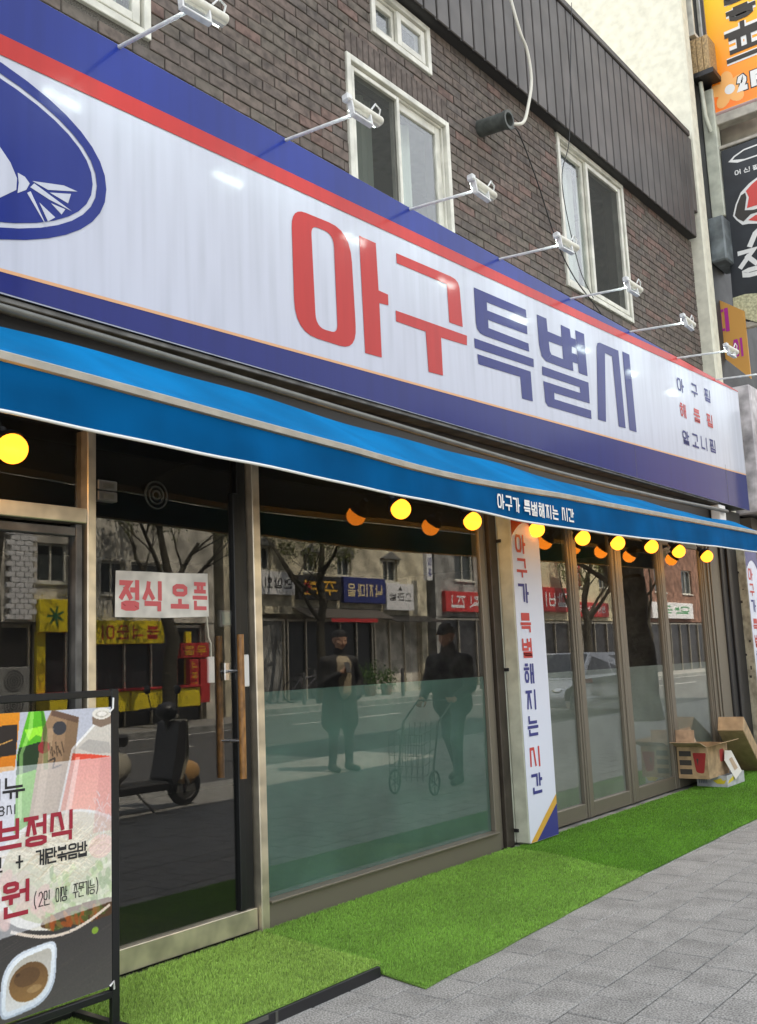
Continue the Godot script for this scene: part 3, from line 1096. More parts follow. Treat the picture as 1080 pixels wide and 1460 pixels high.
func build_sign_board() -> void:
	var s := thing("shop_sign", "long white shop sign with blue and red bands and big red and blue lettering", "sign")
	var g := Geo.new()
	g.box(Vector3(-1.2, 3.02, -0.28), Vector3(12.35, 4.515, 0.092), 0.004)
	part("sign_box", g, M.grey_metal, s)
	var z := 0.1
	var tilt := 0.0362
	g = Geo.new()
	g.prism(pairs([-1.2, 3.02, 12.35, 3.0, 12.35, 4.515, -1.2, 4.515]), flat(z), 0.006)
	part("sign_face", g, M.vinyl_white, s)
	# bands: top blue narrows to the right, red below it, thin orange line over the lower blue
	g = Geo.new()
	g.prism(pairs([-1.2, 4.125, 8.9, 4.455, 10.35, 4.513, -1.2, 4.513]), flat(z + 0.002))
	part("blue_band", g, M.vinyl_blue, s)
	g = Geo.new()
	g.prism(pairs([-1.2, 4.012, 12.345, 4.502, 12.345, 4.514, 10.35, 4.514, 8.9, 4.456, -1.2, 4.126]), flat(z + 0.004))
	part("red_band", g, M.vinyl_red, s)
	g = Geo.new()
	g.prism(pairs([2.0, 3.021, 12.345, 3.001, 12.345, 3.44, 2.0, 3.108]), flat(z + 0.002))
	part("lower_blue_band", g, M.vinyl_navy, s)
	g = Geo.new()
	g.prism(pairs([1.6, 3.09, 12.345, 3.441, 12.345, 3.456, 1.6, 3.106]), flat(z + 0.004))
	part("orange_line", g, M.vinyl_orange, s)
	g = Geo.new()
	for x in [-1.2, 11.6]:
		g.box(Vector3(x, 3.0, z + 0.0045), Vector3(x + 0.004, 3.48, z + 0.0055))
	g.box(Vector3(9.0, 3.01, z + 0.0025), Vector3(9.004, 3.34, z + 0.0032))
	part("panel_joint", g, M.grey_metal, s)
	# lettering, one part a syllable
	var f := flat(z + 0.003)
	g = Geo.new()
	var out := round_poly(pairs([4.178, 4.083, 4.178, 3.302, 4.757, 3.312, 4.735, 4.113]), [.13, .2, .17, .21], 6)
	var inn := round_poly(pairs([4.354, 4.025, 4.368, 3.375, 4.570, 3.385, 4.566, 4.036]), [.06, .09, .06, .09], 6)
	g.ring(out, inn, f)
	g.prism(pairs([4.826, 4.112, 5.003, 4.116, 5.011, 3.788, 5.114, 3.787, 5.112, 3.711, 5.013, 3.701, 5.013, 3.327, 4.838, 3.319]), f)
	part("letter", g, M.vinyl_red, s)
	g = Geo.new()
	g.prism(pairs([5.229, 4.117, 5.894, 4.144, 5.955, 4.14, 5.994, 4.122, 6.011, 4.085, 6.024, 3.786, 5.845, 3.777, 5.840, 4.066, 5.229, 4.045]), f)
	g.prism(pairs([5.191, 3.697, 6.075, 3.731, 6.067, 3.655, 5.726, 3.633, 5.724, 3.351, 5.546, 3.342, 5.535, 3.631, 5.191, 3.620]), f)
	part("letter", g, M.vinyl_red, s)
	g = Geo.new()
	g.prism(pairs([6.213, 4.148, 7.009, 4.178, 7.012, 4.108, 6.391, 4.077, 6.391, 4.011, 7.010, 4.037, 7.008, 3.966, 6.395, 3.936, 6.394, 3.870, 7.016, 3.890, 7.019, 3.821, 6.330, 3.792, 6.265, 3.797, 6.225, 3.822, 6.213, 3.865]), f)
	g.prism(pairs([6.175, 3.736, 7.084, 3.773, 7.079, 3.701, 6.176, 3.660]), f)
	g.prism(pairs([6.207, 3.619, 7.019, 3.652, 7.023, 3.401, 6.848, 3.393, 6.842, 3.571, 6.212, 3.542]), f)
	part("letter", g, M.vinyl_navy, s)
	g = Geo.new()
	var bo := pairs([7.192, 4.186, 7.362, 4.192, 7.369, 4.080, 7.616, 4.088, 7.621, 4.202, 7.791, 4.204, 7.801, 4.129, 7.896, 4.132, 7.898, 4.221, 8.073, 4.227])
	# the first consonant and the vowel, built round their two openings
	g.prism(pairs([7.192, 4.186, 7.362, 4.192, 7.375, 3.993, 7.383, 3.911, 7.405, 3.885, 7.299, 3.801, 7.229, 3.831, 7.197, 3.921]), f)
	g.prism(pairs([7.369, 4.080, 7.616, 4.088, 7.620, 4.006, 7.375, 3.993]), f)
	g.prism(pairs([7.299, 3.801, 7.405, 3.884, 7.622, 3.889, 7.62, 3.812]), f)
	g.prism(pairs([7.621, 4.202, 7.791, 4.204, 7.801, 4.129, 7.805, 4.047, 7.798, 3.986, 7.802, 3.820, 7.621, 3.812]), f)
	g.prism(pairs([7.801, 4.129, 7.896, 4.132, 7.900, 4.048, 7.805, 4.047]), f)
	g.prism(pairs([7.799, 3.986, 7.899, 3.992, 7.902, 3.907, 7.800, 3.902]), f)
	g.prism(pairs([7.898, 4.221, 8.073, 4.227, 8.080, 3.830, 7.906, 3.826]), f)
	g.prism(pairs([7.224, 3.742, 8.088, 3.773, 8.082, 3.577, 7.407, 3.548, 7.406, 3.491, 8.097, 3.515, 8.094, 3.435, 7.281, 3.407, 7.238, 3.437, 7.228, 3.614, 7.907, 3.641, 7.902, 3.694, 7.218, 3.666]), f)
	part("letter", g, M.vinyl_navy, s)
	g = Geo.new()
	g.prism(pairs([8.32, 4.165, 8.345, 4.205, 8.399, 4.221, 8.805, 4.235, 8.827, 3.469, 8.670, 3.460, 8.648, 4.142, 8.492, 4.141, 8.396, 3.459, 8.227, 3.453]), f)
	g.prism(pairs([8.896, 4.249, 9.061, 4.253, 9.082, 3.470, 8.914, 3.466]), f)
	part("letter", g, M.vinyl_navy, s)
	# three small lines at the right
	for row in [["아구찜", 10.285, 4.125, 0.418, 0.02, 0.024], ["해물찜", 10.30, 3.842, 0.41, 0.012, 0.024], ["알고니찜", 10.31, 3.54, 0.277, 0.01, 0.022]]:
		for k in (row[0] as String).length():
			g = Geo.new()
			glyph(g, (row[0] as String).unicode_at(k), row[1] + k * row[3], row[2] + k * row[4], 0.19, 0.155, row[5], f)
			part("small_letter", g, M.vinyl_red if row[0] == "해물찜" else M.vinyl_navy, s)
	# round emblem with a fish, mostly left of what one sees from here
	var e1 := emblem_outline(0.0)
	var e2 := emblem_outline(0.055)
	var e3 := emblem_outline(0.08)
	g = Geo.new()
	g.ring(e1, e2, f)
	g.prism(e3, f)
	part("emblem", g, M.vinyl_blue, s)
	g = Geo.new()
	var f2 := flat(z + 0.005)
	g.prism(pairs([1.1, 3.5, 1.35, 3.36, 1.8, 3.34, 2.27, 3.451, 2.351, 3.518, 2.354, 3.575, 2.320, 3.638, 2.27, 3.69, 2.0, 3.86, 1.55, 3.92, 1.2, 3.8, 1.02, 3.64]), f2)
	g.prism(pairs([2.357, 3.603, 2.393, 3.597, 2.418, 3.574, 2.401, 3.537, 2.357, 3.505, 2.363, 3.557]), f2)
	g.prism(pairs([2.432, 3.591, 2.597, 3.631, 2.673, 3.628, 2.513, 3.578]), f2)
	g.prism(pairs([2.421, 3.557, 2.441, 3.583, 2.641, 3.518, 2.520, 3.533]), f2)
	g.prism(pairs([2.419, 3.553, 2.455, 3.526, 2.594, 3.443, 2.491, 3.502]), f2)
	g.prism(pairs([2.405, 3.524, 2.423, 3.538, 2.512, 3.390]), f2)
	g.prism(pairs([2.522, 3.568, 2.637, 3.603, 2.621, 3.550]), f2)
	g.prism(pairs([2.530, 3.518, 2.606, 3.515, 2.586, 3.482]), f2)
	g.prism(pairs([2.468, 3.500, 2.552, 3.456, 2.514, 3.423]), f2)
	part("fish", g, M.vinyl_white, s)

func emblem_outline(inset: float) -> Array:
	# egg-shaped outline, counter-clockwise
	var o := []
	for i in 48:
		var a := TAU * i / 48
		var cx := cos(a)
		var sy := sin(a)
		var x := 1.58 + (1.26 - inset) * signf(cx) * pow(absf(cx), 0.86)
		var y := 3.655 + (0.482 - inset) * signf(sy) * pow(absf(sy), 0.95) + 0.0362 * (x - 1.58)
		o.append(Vector2(x, y))
	return o

# ---------------------------------------------------------------- awning
const BX := [-1.0, 1.88, 3.82, 4.71, 6.08, 10.32, 11.5]
const BY := [2.53, 2.485, 2.425, 2.398, 2.425, 2.49, 2.505]
const TX := [-1.0, 2.28, 4.67, 7.1, 9.5, 11.5]
const TY := [2.965, 2.94, 2.89, 2.845, 2.86, 2.905]
const FY := [2.85, 2.832, 2.785, 2.75, 2.745, 2.76]
const VX := [-1.0, 1.9, 2.87, 4.69, 6.04, 10.25, 11.5]
const VY := [2.30, 2.28, 2.26, 2.222, 2.205, 2.29, 2.31]

func build_awning() -> void:
	var a := thing("awning", "wide blue fabric awning with lettered valance over the shopfront", "awning")
	var x0 := -1.0
	var x1 := 11.45
	var g := Geo.new()
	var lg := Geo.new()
	var n := 124
	var top := func(x: float, t: float) -> Vector3:
		var yb := curve(BX, BY, x) + 0.022
		var yt := curve(TX, FY, x) + 0.008 * sin(x * 2.3) + 0.005 * sin(x * 5.1 + 1.0)
		var y := lerpf(yt, yb, t) - 0.018 * sin(PI * t) + (0.008 * sin(x * 3.1 + t * 2.0) + 0.004 * sin(x * 8.3 - t * 3.0)) * sin(PI * t)
		return Vector3(x, y, lerpf(0.2, 0.765, t))
	for i in n:
		var xa := lerpf(x0, x1, float(i) / n)
		var xb := lerpf(x0, x1, float(i + 1) / n)
		for j in 6:
			var p: Vector3 = top.call(xa, j / 6.0)
			var q: Vector3 = top.call(xb, j / 6.0)
			var q2: Vector3 = top.call(xb, (j + 1) / 6.0)
			var p2: Vector3 = top.call(xa, (j + 1) / 6.0)
			g.quad(p2, q2, q, p)
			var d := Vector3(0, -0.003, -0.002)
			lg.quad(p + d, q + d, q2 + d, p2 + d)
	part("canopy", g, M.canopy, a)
	part("canopy_shaded_underside", lg, M.shaded_underside, a)  # underside of the same cloth, darkened in colour to stand for shade
	g = Geo.new()
	var vo := func(x: float, t: float) -> Vector3:
		var y := lerpf(curve(BX, BY, x) - 0.022, curve(VX, VY, x), t)
		return Vector3(x, y, 0.79 + 0.007 * t * sin(x * 4.3) + 0.004 * t * sin(x * 9.7 + 2.0))
	for i in n:
		var xa := lerpf(x0, x1, float(i) / n)
		var xb := lerpf(x0, x1, float(i + 1) / n)
		for j in 4:
			var p: Vector3 = vo.call(xa, (j + 1) / 4.0)
			var q: Vector3 = vo.call(xb, (j + 1) / 4.0)
			var q2: Vector3 = vo.call(xb, j / 4.0)
			var p2: Vector3 = vo.call(xa, j / 4.0)
			g.quad(p, q, q2, p2)
			var d := Vector3(0, 0, -0.003)
			g.quad(q + d, p + d, p2 + d, q2 + d)
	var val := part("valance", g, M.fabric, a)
	g = Geo.new()
	var pts := []
	for i in n + 1:
		pts.append(vo.call(lerpf(x0, x1, float(i) / n), 1.0))
	g.tube(pts, 0.007, 6)
	part("piping", g, M.white, val)
	g = Geo.new()
	var s := "아구가 특별해지는 시간"
	var x := 5.2
	for k in s.length():
		if s[k] == " ":
			x += 0.04
			continue
		var yb := curve(VX, VY, x) + 0.044
		glyph(g, s.unicode_at(k), x, yb, 0.082, 0.094, 0.0125, flat(0.7975))
		x += 0.0945
	part("valance_lettering", g, M.white, val)
	# front bar
	g = Geo.new()
	for i in 62:
		var xa := lerpf(x0, x1, i / 62.0)
		var xb := lerpf(x0, x1, (i + 1) / 62.0)
		var c := [Vector2(-0.016, 0.762), Vector2(-0.016, 0.802), Vector2(0.01, 0.806), Vector2(0.019, 0.79), Vector2(0.019, 0.762)]
		for k in 5:
			var p: Vector2 = c[k]
			var q: Vector2 = c[(k + 1) % 5]
			var ya := curve(BX, BY, xa)
			var yb := curve(BX, BY, xb)
			g.quad(Vector3(xa, ya + p.x, p.y), Vector3(xb, yb + p.x, p.y), Vector3(xb, yb + q.x, q.y), Vector3(xa, ya + q.x, q.y))
	part("front_bar", g, M.bar, a)
	# roller tube under the sign, cover and arms
	g = Geo.new()
	pts = []
	for i in 40:
		var tx := lerpf(x0, x1, i / 39.0)
		pts.append(Vector3(tx, curve(TX, TY, tx), 0.12))
	g.tube(pts, 0.022, 12)
	part("roller_tube", g, M.tube, a)
	g = Geo.new()
	g.box(Vector3(x0, 2.985, -0.2), Vector3(11.3, 3.012, 0.085), 0.004)
	part("roller_cover", g, M.grey_metal, a)
	g = Geo.new()
	g.box(Vector3(11.3, 2.72, -0.02), Vector3(11.5, 2.98, 0.09), 0.01)
	part("end_bracket", g, M.white, a)
	for xx in [0.4, 3.4, 7.2, 10.6]:
		g = Geo.new()
		var yb := curve(BX, BY, xx)
		g.tube([Vector3(xx, 2.72, 0.02), Vector3(xx + 0.5, 2.6, 0.36), Vector3(xx + 0.35, yb, 0.75)], 0.018, 8)
		part("folding_arm", g, M.bronze_dark, a)
	g = Geo.new()
	g.box(Vector3(x0, 2.62, -0.02), Vector3(x1, 2.7, 0.05), 0.006)
	part("mounting_rail", g, M.bronze_dark, a)

# ---------------------------------------------------------------- light box signs standing at the shopfront
func build_light_boxes() -> void:
	light_box(6.45, "white vertical light box sign with red and blue lettering between window and folding doors", M.cream, M.vinyl_red)
	light_box(11.84, "dirty cream light box sign with pen marks at the far right end of the shopfront", M.cream_dirty, M.vinyl_blue)

func light_box(x: float, label: String, side: Material, head: Material) -> void:
	var b := thing("light_box_sign", label, "sign", Vector3(x, 0.02, -0.09), 0.0, "vertical light box signs")
	var g := Geo.new()
	g.box(Vector3(0, 0, 0), Vector3(0.43, 2.5, 0.118), 0.008)
	part("case", g, side, b)
	g = Geo.new()
	g.box(Vector3(0, 0, 0.121), Vector3(0.43, 2.5, 0.236), 0.008)
	part("case", g, side, b)
	g = Geo.new()
	g.box(Vector3(0.004, 0.004, 0.2365), Vector3(0.426, 2.496, 0.24))
	part("print_face", g, M.print_white, b)
	var f := flat(0.242)
	g = Geo.new()
	var arch := [Vector2(0.006, 2.494), Vector2(0.006, 2.2)]
	for i in 11:
		var t := i / 10.0
		arch.append(Vector2(lerpf(0.012, 0.418, t), 2.235 + 0.11 * sin(PI * t)))
	arch.append(Vector2(0.424, 2.2))
	arch.append(Vector2(0.424, 2.494))
	g.prism(arch, f)
	part("header_print", g, head, b)
	var ys := [2.103, 1.92, 1.73, 1.508, 1.319, 1.13, 0.938, 0.749, 0.525, 0.335]
	var cr := Geo.new()
	var cn := Geo.new()
	for i in 10:
		var red: bool = i in [0, 1, 3, 4, 8]
		glyph(cr if red else cn, "아구가특별해지는시간".unicode_at(i), 0.05 + i * 0.0022, ys[i], 0.155, 0.146, 0.022, f)
	part("lettering", cr, M.plain_red, b)
	part("lettering", cn, M.plain_navy, b)
	g = Geo.new()
	g.prism(pairs([0.424, 0.006, 0.10, 0.006, 0.424, 0.23]), f)
	part("corner_print", g, M.plain_navy, b)
	g = Geo.new()
	g.prism(pairs([0.0995, 0.006, 0.008, 0.006, 0.424, 0.30, 0.424, 0.231]), f)
	part("corner_print", g, M.print_orange, b)
	for y in [0.09, 1.24, 2.2]:
		g = Geo.new()
		g.box(Vector3(-0.012, y - 0.012, 0.085), Vector3(-0.001, y + 0.012, 0.155), 0.004)
		part("latch", g, M.black, b)
	if x > 10.0:
		# pen scrawls and tape marks on the side
		g = Geo.new()
		for k in 9:
			var y := rng.randf_range(0.9, 2.0)
			var z := rng.randf_range(0.03, 0.2)
			g.box(Vector3(-0.0035, y, z), Vector3(-0.001, y + rng.randf_range(0.01, 0.06), z + rng.randf_range(0.006, 0.03)))
		part("pen_marks", g, M.card_dark, b)

# ---------------------------------------------------------------- artificial turf
func turf_y(z: float) -> float:
	return lerpf(0.006, SW + 0.008, smoothstep(0.3, 1.05, z))

func build_turf() -> void:
	var g := Geo.new()
	g.box(Vector3(-3.0, -0.07, 0.06), Vector3(3.69, -0.012, 0.915))
	g.box(Vector3(-3.0, -0.07, 0.917), Vector3(3.69, -0.002, 0.932), 0.002)
	g.box(Vector3(3.692, -0.07, 0.06), Vector3(3.705, -0.006, 0.93), 0.002)
	var deck := one("entrance_step", g, M.black, "low black edged step carrying the turf by the door", "step")
	g = Geo.new()
	g.box(Vector3(3.02, -0.06, 0.9325), Vector3(3.035, -0.004, 0.9345))
	g.box(Vector3(2.86, -0.02, 0.9325), Vector3(2.98, -0.003, 0.9345))
	part("trim_joint", g, M.tube, deck)
	var a := turf_mat("artificial turf mat on the black edged step in front of the door", M.turf_a, [[-3.0, 0.05], [3.83, 0.05], [3.715, 0.925], [-3.0, 0.925]], false)
	fibres(a, Vector2(1.6, 3.83), Vector2(0.05, 0.93), 34000, [0.33, 0.50, 0.10], func(p: Vector2) -> bool: return p.x < 3.83 - 0.13 * p.y, false)
	var b := turf_mat("artificial turf mat with a drooping corner beside the step under the big window", M.turf_b, [[3.84, 0.05], [6.32, 0.06], [6.2, 1.12], [3.66, 1.21], [3.725, 0.9]], true)
	fibres(b, Vector2(3.6, 6.32), Vector2(0.05, 1.21), 46000, [0.235, 0.43, 0.065], func(p: Vector2) -> bool: return p.x > 3.84 - 0.13 * p.y - 0.03 * maxf(0.0, p.y - 0.9) and p.x < 6.32 - 0.11 * p.y and p.y < 1.21 - 0.0355 * (p.x - 3.66), true)
	var c := turf_mat("darker artificial turf mat along the folding doors", M.turf_c, [[6.33, 0.08], [13.5, 0.08], [13.5, 1.03], [6.21, 1.12]], true)
	fibres(c, Vector2(6.2, 13.5), Vector2(0.08, 1.12), 52000, [0.135, 0.32, 0.024], func(p: Vector2) -> bool: return p.x > 6.33 - 0.11 * p.y and p.y < 1.12 - 0.0124 * (p.x - 6.21), true)

func turf_mat(label: String, m: Material, outline: Array, sloped: bool) -> Node3D:
	var o := thing("turf_mat", label, "artificial turf", Vector3.ZERO, 0.0, "artificial turf mats in front of the shop")
	var g := Geo.new()
	var lo := Vector2(1e9, 1e9)
	var hi := -lo
	var poly := PackedVector2Array()
	for i in outline.size():
		var p := Vector2(outline[i][0], outline[i][1])
		var q := Vector2(outline[(i + 1) % outline.size()][0], outline[(i + 1) % outline.size()][1])
		poly.append(p)
		# the street edge is not cut quite straight
		if sloped and p.y > 0.9 and q.y > 0.9 and p.distance_to(q) > 1.0:
			for j in 11:
				poly.append(p.lerp(q, (j + 1) / 12.0) + Vector2(0, rng.randf_range(-0.009, 0.006)))
	for p in poly:
		lo = lo.min(p); hi = hi.max(p)
	var nz := 12
	for k in nz:
		var za := lerpf(lo.y, hi.y, float(k) / nz)
		var zb := lerpf(lo.y, hi.y, float(k + 1) / nz)
		for piece in Geometry2D.intersect_polygons(poly, PackedVector2Array([Vector2(lo.x - 1, za), Vector2(hi.x + 1, za), Vector2(hi.x + 1, zb), Vector2(lo.x - 1, zb)])):
			var ix := Geometry2D.triangulate_polygon(piece)
			for i in range(0, ix.size(), 3):
				var t := []
				for j in 3:
					var q: Vector2 = piece[ix[i + j]]
					t.append(Vector3(q.x, (turf_y(q.y) if sloped else 0.006), q.y))
				if (t[1] - t[0]).cross(t[2] - t[0]).y < 0:
					t.reverse()
				g.tri(t[0], t[1], t[2])
				var d := Vector3(0, -0.006, 0)
				g.tri(t[2] + d, t[1] + d, t[0] + d)
	for i in poly.size():
		var p := poly[i]
		var q := poly[(i + 1) % poly.size()]
		var a := Vector3(p.x, (turf_y(p.y) if sloped else 0.006), p.y)
		var b := Vector3(q.x, (turf_y(q.y) if sloped else 0.006), q.y)
		var d := Vector3(0, -0.006, 0)
		g.quad(b + d, a + d, a, b)
	part("backing", g, m, o)
	return o

var tuft: ArrayMesh

func fibres(parent: Node3D, xr: Vector2, zr: Vector2, n: int, c: Array, inside: Callable, sloped: bool) -> void:
	if tuft == null:
		var g := Geo.new()
		for k in 3:
			var d := Vector3(cos(k * 2.1), 0, sin(k * 2.1))
			var s := Vector3(-d.z, 0, d.x) * 0.0016
			g.tri(d * 0.002 - s, d * 0.002 + s, d * 0.0065 + Vector3(0, 0.013, 0))
		tuft = g.mesh()
	var w := []
	var cols := []
	var wear := FastNoiseLite.new()
	wear.seed = 51
	wear.frequency = 0.03
	wear.fractal_octaves = 4
	for i in n:
		var f := pow(rng.randf(), 1.35)
		var p := Vector2(lerpf(xr.x, xr.y, f), rng.randf_range(zr.x, zr.y))
		if xr.x < 3.0:
			p.x = rng.randf_range(xr.x, xr.y)
		if not inside.call(p):
			continue
		var y: float = turf_y(p.y) if sloped else 0.006
		var s := rng.randf_range(0.7, 1.15) * (1.0 + 0.13 * maxf(0.0, p.x - 4.0))
		var b := Basis(Vector3.UP, rng.randf() * TAU).rotated(Vector3.RIGHT, 0.22 + rng.randf_range(-0.25, 0.25)).scaled(Vector3(s * 1.25, rng.randf_range(0.8, 1.2), s * 1.25))
		w.append(Transform3D(b, Vector3(p.x, y, p.y)))
		var t := rng.randf_range(0.6, 1.42) * (1.0 + 0.24 * wear.get_noise_2d(p.x * 40.0, p.y * 60.0))
		cols.append(Color(c[0] * t, c[1] * t, c[2] * t))
	many("fibres", tuft, M.fibre, w, cols, parent)

# ---------------------------------------------------------------- floodlights over the sign, bulbs under the awning
func build_lamps() -> void:
	var place := ["above the fish emblem, leftmost of the row", "above the first red letter", "above the second red letter", "above the first blue letter, by the right window", "below the right window near its lower corner", "right of the last window", "over the small lettering at the right", "last of the row"]
	var face := glow(0.86, 1.0, 0.94, 14.0)
	var xs := [2.92, 4.15, 5.42, 6.63, 7.85, 9.12, 10.35, 11.55]
	for i in 8:
		var l := thing("floodlight", "white floodlight on a thin arm " + place[i], "floodlight", Vector3(xs[i], 4.52, 0.1), 0.0, "floodlights on arms along the sign top")
		var g := Geo.new()
		g.tube([Vector3(0, -0.015, -0.03), Vector3(0, -0.02, 0.02), Vector3(0, -0.065, 0.55)], 0.0105, 8)
		part("arm", g, M.lamp_white, l)
		var hx := Transform3D(Basis(Vector3.RIGHT, -0.12 - 0.04 * (i % 2)) * Basis(Vector3.UP, 0.04 * (i % 3 - 1)), Vector3(0.045, -0.055, 0.575))
		g = Geo.new()
		g.obox(hx, Vector3(0.27, 0.062, 0.042), 0.014)
		g.lathe([Vector2(0.0, -0.14), Vector2(0.025, -0.138), Vector2(0.028, -0.13), Vector2(0.028, 0.13), Vector2(0.025, 0.138), Vector2(0.0, 0.14)], hx * Transform3D(Basis(Vector3(0, 0, 1), PI / 2), Vector3(0.0, 0.004, 0.012)), 16)
		var head := part("lamp_head", g, M.lamp_cream, l)
		g = Geo.new()
		g.obox(hx * Transform3D(Basis(), Vector3(0, 0, -0.0235)), Vector3(0.235, 0.046, 0.004))
		part("light_panel", g, face, head)
		g = Geo.new()
		for sx in [-0.145, 0.02]:
			g.obox(hx * Transform3D(Basis(), Vector3(sx, -0.035, 0.015)), Vector3(0.012, 0.1, 0.035), 0.004)
		g.obox(hx * Transform3D(Basis(), Vector3(-0.06, -0.085, 0.02)), Vector3(0.17, 0.012, 0.035), 0.004)
		g.obox(hx * Transform3D(Basis(), Vector3(-0.16, 0.02, 0.01)), Vector3(0.045, 0.045, 0.05), 0.008)
		part("bracket", g, M.lamp_white, l)
		g = Geo.new()
		g.tube([hx * Vector3(0.05, 0.04, 0.02), hx * Vector3(0.09, 0.09, 0.03), hx * Vector3(0.13, 0.07, 0.03), hx * Vector3(0.12, 0.03, 0.02)], 0.006, 6)
		part("lamp_cable", g, M.lamp_white, l)
		var sp := SpotLight3D.new()
		sp.name = numbered("floodlight_beam", l)
		l.add_child(sp)
		sp.transform = Transform3D(hx.basis, hx * Vector3(0, 0, -0.04))
		sp.spot_angle = 62
		sp.spot_range = 8
		sp.spot_attenuation = 2
		sp.light_energy = 0.03
		sp.light_size = 0.1
		sp.light_color = Color(0.92, 1.0, 0.97)
		sp.shadow_enabled = true
	var bulb := glow(1.0, 0.25, 0.014, 1.7, 0.5)
	var bl := [[2.295, 2.307, .19], [5.026, 2.31, .19], [5.872, 2.306, .185], [6.796, 2.322, .18], [7.59, 2.312, .175], [8.188, 2.306, .215], [8.835, 2.313, .255], [9.503, 2.308, .255], [10.442, 2.319, .195]]
	var bp := ["over the window left of the door, by itself", "above the left half of the big window", "above the right edge of the big window", "tucked behind the white light box", "first right of the white light box", "second right of the white light box", "third right of the white light box", "fourth right of the white light box", "last of the row, by the black post"]
	for i in bl.size():
		var l := thing("globe_bulb", "glowing yellow globe bulb under the awning, " + bp[i], "light bulb", Vector3(bl[i][0], bl[i][1], bl[i][2]), 0.0, "yellow globe bulbs hanging under the awning")
		var g := Geo.new()
		g.ball(Vector3.ZERO, Vector3.ONE * 0.064, 20, 14)
		part("globe", g, bulb, l)
		var up := Vector3(0, 0.74, -0.67).normalized()
		var xf := Transform3D(Basis(Vector3.RIGHT, -atan2(0.67, 0.74)), Vector3.ZERO)
		g = Geo.new()
		g.lathe([Vector2(0.062, 0.03), Vector2(0.066, 0.04), Vector2(0.05, 0.072), Vector2(0.024, 0.085), Vector2(0.022, 0.13), Vector2(0.0, 0.132)], xf, 18)
		part("socket", g, M.black, l)
		g = Geo.new()
		g.tube([up * 0.13, up * 0.16 + Vector3(0, 0.03, 0), Vector3(0, 0.33, -0.14)], 0.005, 6)
		part("cord", g, M.cable, l)
		var om := OmniLight3D.new()
		om.name = numbered("bulb_light", l)
		l.add_child(om)
		om.light_energy = 0.045
		om.light_color = Color(1.0, 0.72, 0.25)
		om.omni_range = 6
		om.omni_attenuation = 2
		om.light_size = 0.06
		om.shadow_enabled = true
	var g2 := Geo.new()
	var pts := []
	for i in 40:
		var x := lerpf(-0.9, 11.2, i / 39.0)
		pts.append(Vector3(x, 2.635 - 0.012 * absf(sin(x * 1.9)), 0.055))
	g2.tube(pts, 0.007, 6)
	one("bulb_cable", g2, M.cable, "black cable carrying the yellow bulbs under the awning", "cable")

# ---------------------------------------------------------------- paper notice, pipe, cables
func build_small_things() -> void:
	var p := thing("paper_notice", "white paper notice with red brush lettering taped on the glass door", "notice", Vector3(2.965, 1.62, -0.006))
	var g := Geo.new()
	g.prism(pairs([0.0, 0.0, 0.3, -0.002, 0.595, 0.008, 0.592, 0.232, 0.33, 0.224, 0.22, 0.225, 0.006, 0.222, 0.002, 0.1]), flat(0.0), 0.0012)
	part("sheet", g, M.paper, p)
	g = Geo.new()
	var f := flat(0.0012)
	glyph(g, "정".unicode_at(0), 0.025, 0.03, 0.125, 0.15, 0.025, f, false)
	glyph(g, "식".unicode_at(0), 0.165, 0.03, 0.12, 0.15, 0.024, f, false)
	glyph(g, "오".unicode_at(0), 0.34, 0.045, 0.12, 0.125, 0.024, f, false)
	glyph(g, "픈".unicode_at(0), 0.485, 0.04, 0.1, 0.145, 0.02, f, false)
	part("brush_lettering", g, M.brush_red, p)
	g = Geo.new()
	g.lathe([Vector2(0.0, -0.02), Vector2(0.075, -0.02), Vector2(0.075, 0.27), Vector2(0.083, 0.272), Vector2(0.083, 0.31), Vector2(0.06, 0.31), Vector2(0.055, 0.2), Vector2(0.0, 0.2)], Transform3D(Basis(Vector3.RIGHT, PI / 2 + 0.08), Vector3(7.14, 5.995, -0.31)), 18)
	one("drain_pipe", g, mat(0.09, 0.1, 0.09, 0.6, 0.0, tex["grime"], 3.0), "short grey plastic pipe stub sticking out of the brick wall", "pipe")
	g = Geo.new()
	g.tube(spline([Vector3(7.5, 8.12, -0.1), Vector3(7.36, 7.5, -0.06), Vector3(7.37, 7.2, -0.02), Vector3(7.45, 6.95, 0), Vector3(7.56, 6.82, 0), Vector3(7.6, 6.55, 0), Vector3(7.5, 6.25, 0), Vector3(7.4, 6.06, 0.0), Vector3(7.28, 5.99, -0.02), Vector3(7.16, 5.99, -0.1)]), 0.015, 8)
	one("white_cable", g, M.white_cable, "thick white cable hanging over the parapet into the pipe stub", "cable")
	g = Geo.new()
	g.tube(spline([Vector3(7.16, 5.95, -0.08), Vector3(7.5, 6.1, -0.2), Vector3(7.75, 6.2, -0.25), Vector3(8.1, 5.84, -0.27), Vector3(8.4, 5.36, -0.27), Vector3(8.7, 5.05, -0.25), Vector3(9.1, 4.8, -0.2), Vector3(9.4, 4.5, -0.12)]), 0.007, 6)
	one("black_cable", g, M.cable, "thin dark cable running from the pipe stub down past the right window", "cable")
	g = Geo.new()
	g.tube(spline([Vector3(8.9, 8.1, -0.14), Vector3(8.7, 7.2, -0.12), Vector3(8.55, 6.4, -0.12), Vector3(8.4, 5.9, -0.16), Vector3(8.75, 5.2, -0.22), Vector3(9.0, 4.9, -0.2)]), 0.005, 6)
	one("black_cable", g, M.cable, "thin dark cable hanging from the parapet in front of the right window", "cable")

